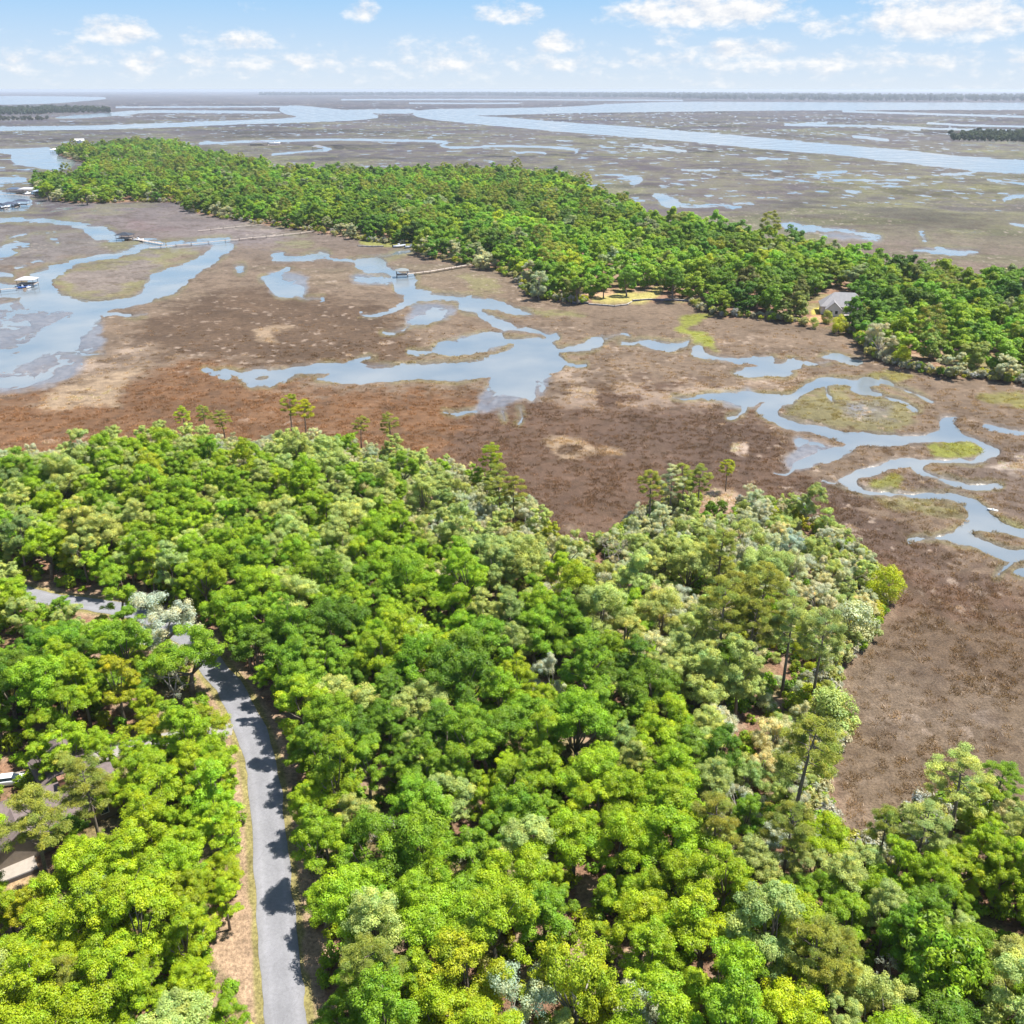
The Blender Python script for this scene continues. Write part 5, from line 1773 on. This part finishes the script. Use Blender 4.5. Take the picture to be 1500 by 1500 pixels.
def bulkhead(pxs, label, colr, h=1.1, cap=(.5, .46, .42)):
    P = [gnd(x, y, 0) for x, y in pxs]
    c = P[0]
    root = empty('seawall', (c.x, c.y, 0), 0, label, 'wall')
    L, Lc = [], []
    for i, p in enumerate(P):
        t = P[min(i + 1, len(P) - 1)] - P[max(i - 1, 0)]
        t.normalize()
        n = Vector((-t.y, t.x, 0))
        q = p - c
        a, b = q + n * .12, q - n * .12
        L.append([(a.x, a.y, h), (b.x, b.y, h), (b.x, b.y, -.8), (a.x, a.y, -.8)])
        a, b = q + n * .28, q - n * .28
        Lc.append([(a.x, a.y, h + .13), (b.x, b.y, h + .13), (b.x, b.y, h + .002), (a.x, a.y, h + .002)])
    MB().loft(L).build('panel', solid('wall_planks_' + str(colr), colr, .85, .25, 1.2), root)
    MB().loft(Lc).build('cap', solid('wall_cap_' + str(cap), cap, .8, .1), root)
    n = 0
    for i in range(len(P) - 1):
        d = P[i + 1] - P[i]
        m = max(int(d.length / 3), 1)
        t = Vector((d.y, -d.x, 0)).normalized() * .24
        for j in range(m):
            b = P[i] + d * (j / m) - c + t
            MB().tube([(0, 0, -.9), (0, 0, h + .35)], [.13, .12], 6).build('post', solid('dock_piles', (.16, .13, .11), .9, .2), root).location = (b.x, b.y, 0)
            n += 1


def build_things():
    global GLASS
    GLASS = solid('window_glass', (.03, .045, .06), .08, .1, spec=.8)
    house_brown()
    car(18, 1142, 'white car with dark windows parked in shade behind the brown-roofed house', solid('white_paint', (.72, .76, .80), .25, .03), math.radians(12))
    house_island()
    house_small(118, 290, 15, 11, math.radians(10), (.46, .36, .31), (.62, .50, .43), 'pinkish two-storey house at the left end of the island shore')
    house_small(178, 241, 14, 10, math.radians(-15), (.5, .5, .5), (.68, .67, .66), 'small white house among trees at the far left of the island')
    house_small(117, 210, 18, 10, math.radians(5), (.55, .55, .53), (.68, .67, .66), 'white-roofed house at the tip of the far peninsula')
    # piers and boathouses
    dock([(690, 387), (660, 392), (630, 397), (597, 401)], 1.7, 'straight wooden pier from the island woods to a small pier house')
    boathouse(589, 400, 6.5, 5.5, math.radians(10), (.19, .21, .21), 'small grey pier house at the end of the straight wooden pier')
    dock([(460, 338), (440, 341), (390, 346), (330, 352), (280, 357), (235, 361), (218, 363)], 1.3, 'long narrow boardwalk crossing the marsh to the left creek', step=9)
    dock([(390, 328), (345, 332), (290, 338)], 1.0, 'faint shorter boardwalk behind the long one', .9, 10)
    boathouse(183, 347, 10, 8, math.radians(-8), (.035, .04, .05), 'black-roofed boathouse at the end of the marsh boardwalk', hp=1.6)
    dock([(238, 357), (220, 354), (200, 350.5), (190, 350)], 2.4, 'pale floating dock joined to the black-roofed boathouse', .8, 6)
    boat(203, 352, 9, math.radians(-20), (.75, .75, .75), 'white motor boat tied at the pale floating dock')
    dock([(-50, 428), (0, 424), (26, 421.5)], 1.4, 'grey pier entering from the left edge to the white boathouse', 1.1, 5)
    boathouse(40, 413, 9, 7, math.radians(5), (.42, .41, .41), 'white-roofed boathouse in the left creek loop', hp=1.4)
    boat(34, 421, 6.5, math.radians(25), (.02, .08, .28), 'blue-hulled motor boat beside the white-roofed boathouse')
    boat(44, 420, 5.5, math.radians(70), (.75, .73, .70), 'small white boat on the creek side of the white-roofed boathouse')
    g = 'boathouses of the left marina'
    for x, y, w, d, rc, lab in ((22, 280, 14, 9, (.07, .10, .15), 'dark blue-roofed boathouse at the back of the left marina'), (42, 280, 17, 9, (.40, .40, .41), 'long white-roofed boathouse at the back of the left marina'),
                               (61, 283, 14, 9, (.38, .45, .55), 'blue-grey roofed boathouse nearest the island trees'), (32, 298, 12, 8, (.05, .06, .09), 'dark-roofed boathouse at the front right of the left marina'),
                               (15, 302, 11, 8, (.06, .07, .10), 'dark-roofed boathouse at the front middle of the left marina'), (1, 304, 9, 8, (.03, .04, .06), 'blackish boathouse cut by the left edge of the marina')):
        boathouse(x, y, w, d, math.radians(4), rc, lab, g, 4.2, 1.6)
    for x, y, ln, a, lab in ((41, 284, 11, 80, 'white motor boat in front of the long white boathouse'), (8, 304, 10, 70, 'white boat between the two dark front boathouses'), (24, 301, 10, 75, 'white boat moored right of the middle dark boathouse')):
        boat(x, y, ln, math.radians(a), (.75, .75, .76), lab, group='boats of the left marina')
    dock([(66, 286), (50, 287), (20, 285), (-20, 284)], 2.0, 'grey walkway along the back of the left marina', 1.2, 8)
    for x, y, w, rc, lab in ((84, 222, 20, (.6, .6, .6), 'light-roofed boathouse at the bay mouth of the far peninsula'), (96, 218, 16, (.7, .7, .7), 'white boathouse under dark trees of the far peninsula'),
                            (109, 224, 22, (.7, .68, .66), 'white-roofed boathouse standing out in the far bay'), (380, 211, 34, (.16, .17, .2), 'dark far dock house beside the long marsh creek behind the island'),
                            (465, 217.5, 18, (.2, .2, .22), 'tiny dark dock house at the far creek bend')):
        boathouse(x, y, w, w * .55, math.radians(6), rc, lab, None, 5, 2.2)
    dock([(385, 212), (400, 213), (412, 212)], 5.0, 'pale far landing beside the dark dock house', 1.4, 12)
    boat(402, 211, 22, math.radians(5), (.75, .75, .75), 'white vessel at the pale far landing')
    # island lawns
    bulkhead([(838, 446), (862, 446)], 'dark timber seawall left of the island lawn', (.045, .05, .075))
    bulkhead([(862, 446.5), (882, 448), (900, 449.5), (918, 447.5), (926, 443.5)], 'pale curved retaining wall in front of the island lawn', (.36, .33, .31), .6)
    bulkhead([(926, 443.5), (950, 442), (985, 442.5), (1018, 444.5)], 'long blue-grey timber seawall right of the island lawn', (.10, .12, .20), 1.4)
    bulkhead([(524, 361), (545, 362), (562, 361.5)], 'low pale seawall at the small lawn near the creek head', (.40, .38, .37), .7)
    for x, y, a, lab in ((585, 361, 30, 'pale covered boat lying on the shore by the small island lawn'), (603, 362, 20, 'second pale boat on the shore, nearer to the pier')):
        boat(x, y, 9, math.radians(a), (.42, .45, .5), lab, .25)
    boat(1454, 746, 2.6, math.radians(150), (.75, .74, .70), 'tiny white skiff on the bank of the S-shaped creek', ZW + .05)
    # small things in the wood
    p = gnd(1049, 1097, ZU)
    r = empty('garden_bench', (p.x, p.y, ZU), math.radians(-4), 'white bench in a gap of the wood near the right marsh', 'bench')
    wm = solid('white_bench_paint', (.75, .75, .72), .5, .05)
    shift(MB().box((0, 0, 0), (2.0, .5, .07)).build('seat', wm, r), (0, 0, .47))
    shift(MB().box((0, 0, 0), (2.0, .07, .5)).build('backrest', wm, r), (0, .26, .80))
    for x in (-.85, .85):
        shift(MB().box((0, 0, .215), (.1, .46, .43)).build('leg', wm, r), (x, 0, 0))


# ------------------------------------------------------------------ light, sky, air, camera
SUN_EL, SUN_AZ = math.radians(66), math.radians(78)


def build_world():
    w = bpy.data.worlds.new('World')
    SC.world = w
    w.use_nodes = True
    nt = w.node_tree
    N, L = nt.nodes, nt.links
    N.clear()
    out = N.new('ShaderNodeOutputWorld')
    bg = N.new('ShaderNodeBackground')
    sky = N.new('ShaderNodeTexSky')
    sky.sky_type = 'NISHITA'
    sky.sun_disc = False
    sky.sun_elevation = SUN_EL
    sky.sun_rotation = SUN_AZ
    sky.altitude = 90
    sky.air_density = 1.0
    sky.dust_density = 0.3
    sky.ozone_density = 2.5
    tc = N.new('ShaderNodeTexCoord')
    sep = N.new('ShaderNodeSeparateXYZ')
    L.new(tc.outputs['Generated'], sep.inputs[0])

    def math_(op, a, b=None, c=None, clamp=False):
        n = N.new('ShaderNodeMath')
        n.operation = op
        n.use_clamp = clamp
        for i, v in enumerate((a, b, c)):
            if v is None:
                continue
            if isinstance(v, (int, float)):
                n.inputs[i].default_value = v
            else:
                L.new(v, n.inputs[i])
        return n.outputs[0]
    az = math_('ARCTAN2', sep.outputs[0], sep.outputs[1])
    el = math_('ARCSINE', sep.outputs[2])
    # cumulus: direction in degrees
    azd, eld = math_('MULTIPLY', az, 57.29578), math_('MULTIPLY', el, 57.29578)
    comb = N.new('ShaderNodeCombineXYZ')
    L.new(azd, comb.inputs[0])
    L.new(math_('MULTIPLY', eld, 1.9), comb.inputs[1])
    no = N.new('ShaderNodeTexNoise')
    no.inputs['Scale'].default_value = 0.75
    no.inputs['Detail'].default_value = 9
    no.inputs['Roughness'].default_value = 0.62
    L.new(comb.outputs[0], no.inputs['Vector'])
    no2 = N.new('ShaderNodeTexNoise')
    no2.inputs['Scale'].default_value = 0.32
    no2.inputs['Detail'].default_value = 7
    no2.inputs['Roughness'].default_value = 0.6
    L.new(comb.outputs[0], no2.inputs['Vector'])

    def direction(x, y):
        v = Vector((x - CX, F * CT + (CY - y) * ST, -F * ST + (CY - y) * CT)).normalized()
        return math.degrees(math.atan2(v.x, v.y)), math.degrees(math.asin(v.z))
    clouds = [(175, 50, 62, 26, 1.0), (350, 64, 95, 26, .75), (530, 20, 34, 20, .95), (742, 24, 70, 24, .85), (818, 66, 48, 24, .95), (812, 95, 55, 18, .8), (1035, 20, 165, 34, 1.1), (1088, 76, 100, 20, .95),
              (980, 56, 52, 24, .75), (1215, 42, 48, 22, .8), (1392, 30, 140, 46, 1.1), (640, 78, 130, 34, .62), (50, 48, 100, 8, .5), (700, 108, 70, 18, .6), (500, 92, 90, 26, .5), (1290, 122, 60, 14, .6), (1400, 132, 60, 10, .6), (1195, 104, 24, 13, .7), (1060, 122, 110, 15, .55), (370, 12, 50, 14, .45)]
    tot = None
    for x, y, wx, wy, amp in clouds:
        a0, e0 = direction(x, y)
        sx, sy = wx * 1.15 * 57.3 / F * .97, wy * 1.15 * 57.3 / F
        dx = math_('MULTIPLY', math_('SUBTRACT', azd, a0), 1 / sx)
        dy = math_('MULTIPLY', math_('SUBTRACT', eld, e0), 1 / sy)
        # flatter below
        dy = math_('MAXIMUM', dy, math_('MULTIPLY', dy, -1.5))
        r2 = math_('ADD', math_('MULTIPLY', dx, dx), math_('MULTIPLY', dy, dy))
        m = math_('MULTIPLY', math_('SUBTRACT', 1.0, r2, clamp=True), amp * 1.3)
        tot = m if tot is None else math_('MAXIMUM', tot, m)
    # a band of small distant clouds low over the horizon
    band = math_('MULTIPLY', math_('MULTIPLY', math_('SUBTRACT', 1.0, math_('ABSOLUTE', math_('MULTIPLY', math_('SUBTRACT', eld, 1.3), 1 / 1.9)), clamp=True), no2.outputs['Fac']), 1.75)
    tot = math_('MAXIMUM', tot, band)
    # the rest of the dome, out of the frame: fair-weather cover thickened to whiten the skylight
    hi = math_('MULTIPLY', math_('MULTIPLY', math_('SUBTRACT', eld, 6.0), .2, clamp=True), math_('MULTIPLY', math_('SUBTRACT', no2.outputs['Fac'], .36, clamp=True), 3.4))
    tot = math_('MAXIMUM', tot, hi)
    n1 = math_('MULTIPLY', math_('SUBTRACT', no.outputs['Fac'], .27), 2.1)
    dens = math_('ADD', n1, math_('SUBTRACT', tot, 1.0))
    mr = N.new('ShaderNodeMapRange')
    mr.interpolation_type = 'SMOOTHSTEP'
    mr.inputs[1].default_value = -.02
    mr.inputs[2].default_value = .88
    L.new(dens, mr.inputs[0])
    dn = mr.outputs[0]
    # blue of the lower sky, paler towards the horizon
    rp = N.new('ShaderNodeValToRGB')
    L.new(math_('MULTIPLY', eld, .1, clamp=True), rp.inputs[0])
    cr = rp.color_ramp
    cr.elements[0].position, cr.elements[0].color = 0.0, (*SKY_LOW, 1)
    cr.elements[1].position, cr.elements[1].color = .46, (*SKY_HIGH, 1)
    e1 = cr.elements.new(.17)
    e1.color = (*SKY_MID, 1)
    up = N.new('ShaderNodeMix')
    up.data_type = 'RGBA'
    L.new(math_('MULTIPLY', math_('SUBTRACT', eld, 5.0), 1 / 14, clamp=True), up.inputs[0])
    L.new(rp.outputs[0], up.inputs[6])
    L.new(sky.outputs[0], up.inputs[7])
    cl = N.new('ShaderNodeMix')
    cl.data_type = 'RGBA'
    off = N.new('ShaderNodeVectorMath')
    off.inputs[1].default_value = (.25, .55, 0)
    L.new(comb.outputs[0], off.inputs[0])
    no3 = N.new('ShaderNodeTexNoise')
    no3.inputs['Scale'].default_value = 0.75
    no3.inputs['Detail'].default_value = 5
    no3.inputs['Roughness'].default_value = 0.62
    L.new(off.outputs[0], no3.inputs['Vector'])
    L.new(math_('MULTIPLY_ADD', math_('SUBTRACT', no.outputs['Fac'], no3.outputs['Fac']), 3.2, .62, clamp=True), cl.inputs[0])
    cl.inputs[6].default_value = CLOUD_DIM
    cl.inputs[7].default_value = CLOUD
    mix = N.new('ShaderNodeMix')
    mix.data_type = 'RGBA'
    L.new(dn, mix.inputs[0])
    L.new(up.outputs[2], mix.inputs[6])
    L.new(cl.outputs[2], mix.inputs[7])
    L.new(mix.outputs[2], bg.inputs[0])
    bg.inputs[1].default_value = SKY_STRENGTH
    L.new(bg.outputs[0], out.inputs[0])

    sun = bpy.data.lights.new('sun', 'SUN')
    sun.energy = SUN_E
    sun.angle = math.radians(.5)
    sun.color = (1.0, .955, .88)
    so = bpy.data.objects.new('sun', sun)
    COL.objects.link(so)
    S = Vector((math.cos(SUN_EL) * math.sin(SUN_AZ), math.cos(SUN_EL) * math.cos(SUN_AZ), math.sin(SUN_EL)))
    so.rotation_euler = S.to_track_quat('Z', 'Y').to_euler()
    so.location = (60, 60, 300)


SKY_LOW, SKY_MID, SKY_HIGH = (4.1, 4.6, 5.15), (3.4, 4.25, 5.2), (2.1, 3.6, 5.3)
CLOUD, CLOUD_DIM = (5.6, 5.6, 5.6, 1), (4.1, 4.4, 4.9, 1)
SKY_STRENGTH = .085
SUN_E = 4.5
EXPOSURE = 1.1
HAZE_D = 4.8e-5


def build_haze():
    m, nt, N, L = new_mat('thin_air')
    out = N.new('ShaderNodeOutputMaterial')
    pv = N.new('ShaderNodeVolumePrincipled')
    pv.inputs['Color'].default_value = (.80, .88, 1.0, 1)
    pv.inputs['Density'].default_value = HAZE_D
    pv.inputs['Anisotropy'].default_value = 0.2
    L.new(pv.outputs[0], out.inputs['Volume'])
    z0, z1 = -2.4, 97.0
    o = MB().box((0, 0, (z0 + z1) / 2), (76000, 76000, z1 - z0)).build('haze', m)
    tag(o, 'thin pale summer haze over the whole marsh', None, None, 'stuff')


def build_camera():
    cam = bpy.data.cameras.new('camera')
    cam.sensor_width = 36
    cam.sensor_fit = 'HORIZONTAL'
    cam.lens = F / 1500 * 36
    cam.clip_start = .5
    cam.clip_end = 120000
    o = bpy.data.objects.new('camera', cam)
    COL.objects.link(o)
    o.location = (0, 0, HC)
    o.rotation_euler = (math.pi / 2 - TH, 0, 0)
    SC.camera = o


SC.render.engine = 'CYCLES'
cy = SC.cycles
cy.max_bounces = 6
cy.diffuse_bounces = 3
cy.glossy_bounces = 2
cy.transmission_bounces = 3
cy.transparent_max_bounces = 4
cy.volume_bounces = 0
cy.use_denoising = True
SC.view_settings.view_transform = 'Standard'
SC.view_settings.look = 'None'
SC.view_settings.exposure = EXPOSURE
SC.view_settings.gamma = 1

import time
t0 = time.time()
build_camera()
build_world()
build_ground()
print('ground', time.time() - t0)
ac = (.20, .20, .215)
strip('road', ROAD, ROAD_HW, ZU + .012, road_mat(), [(.14, .125, .105), (.19, .188, .195), (.225, .224, .240), (.198, .198, .212)], 'pale worn asphalt lane running up between the trees')
strip('driveway', DRIVE, DRIVE_HW, ZU + .006, road_mat(), [(.22, .19, .16), (.26, .24, .22), (.30, .28, .26), (.27, .25, .23)], 'gravel driveway from the lane to the brown-roofed house')
make_protos()
build_things()
REST = plant_near()
plant_island()
label_bulk()
build_masses()
build_haze()
print('script', time.time() - t0)
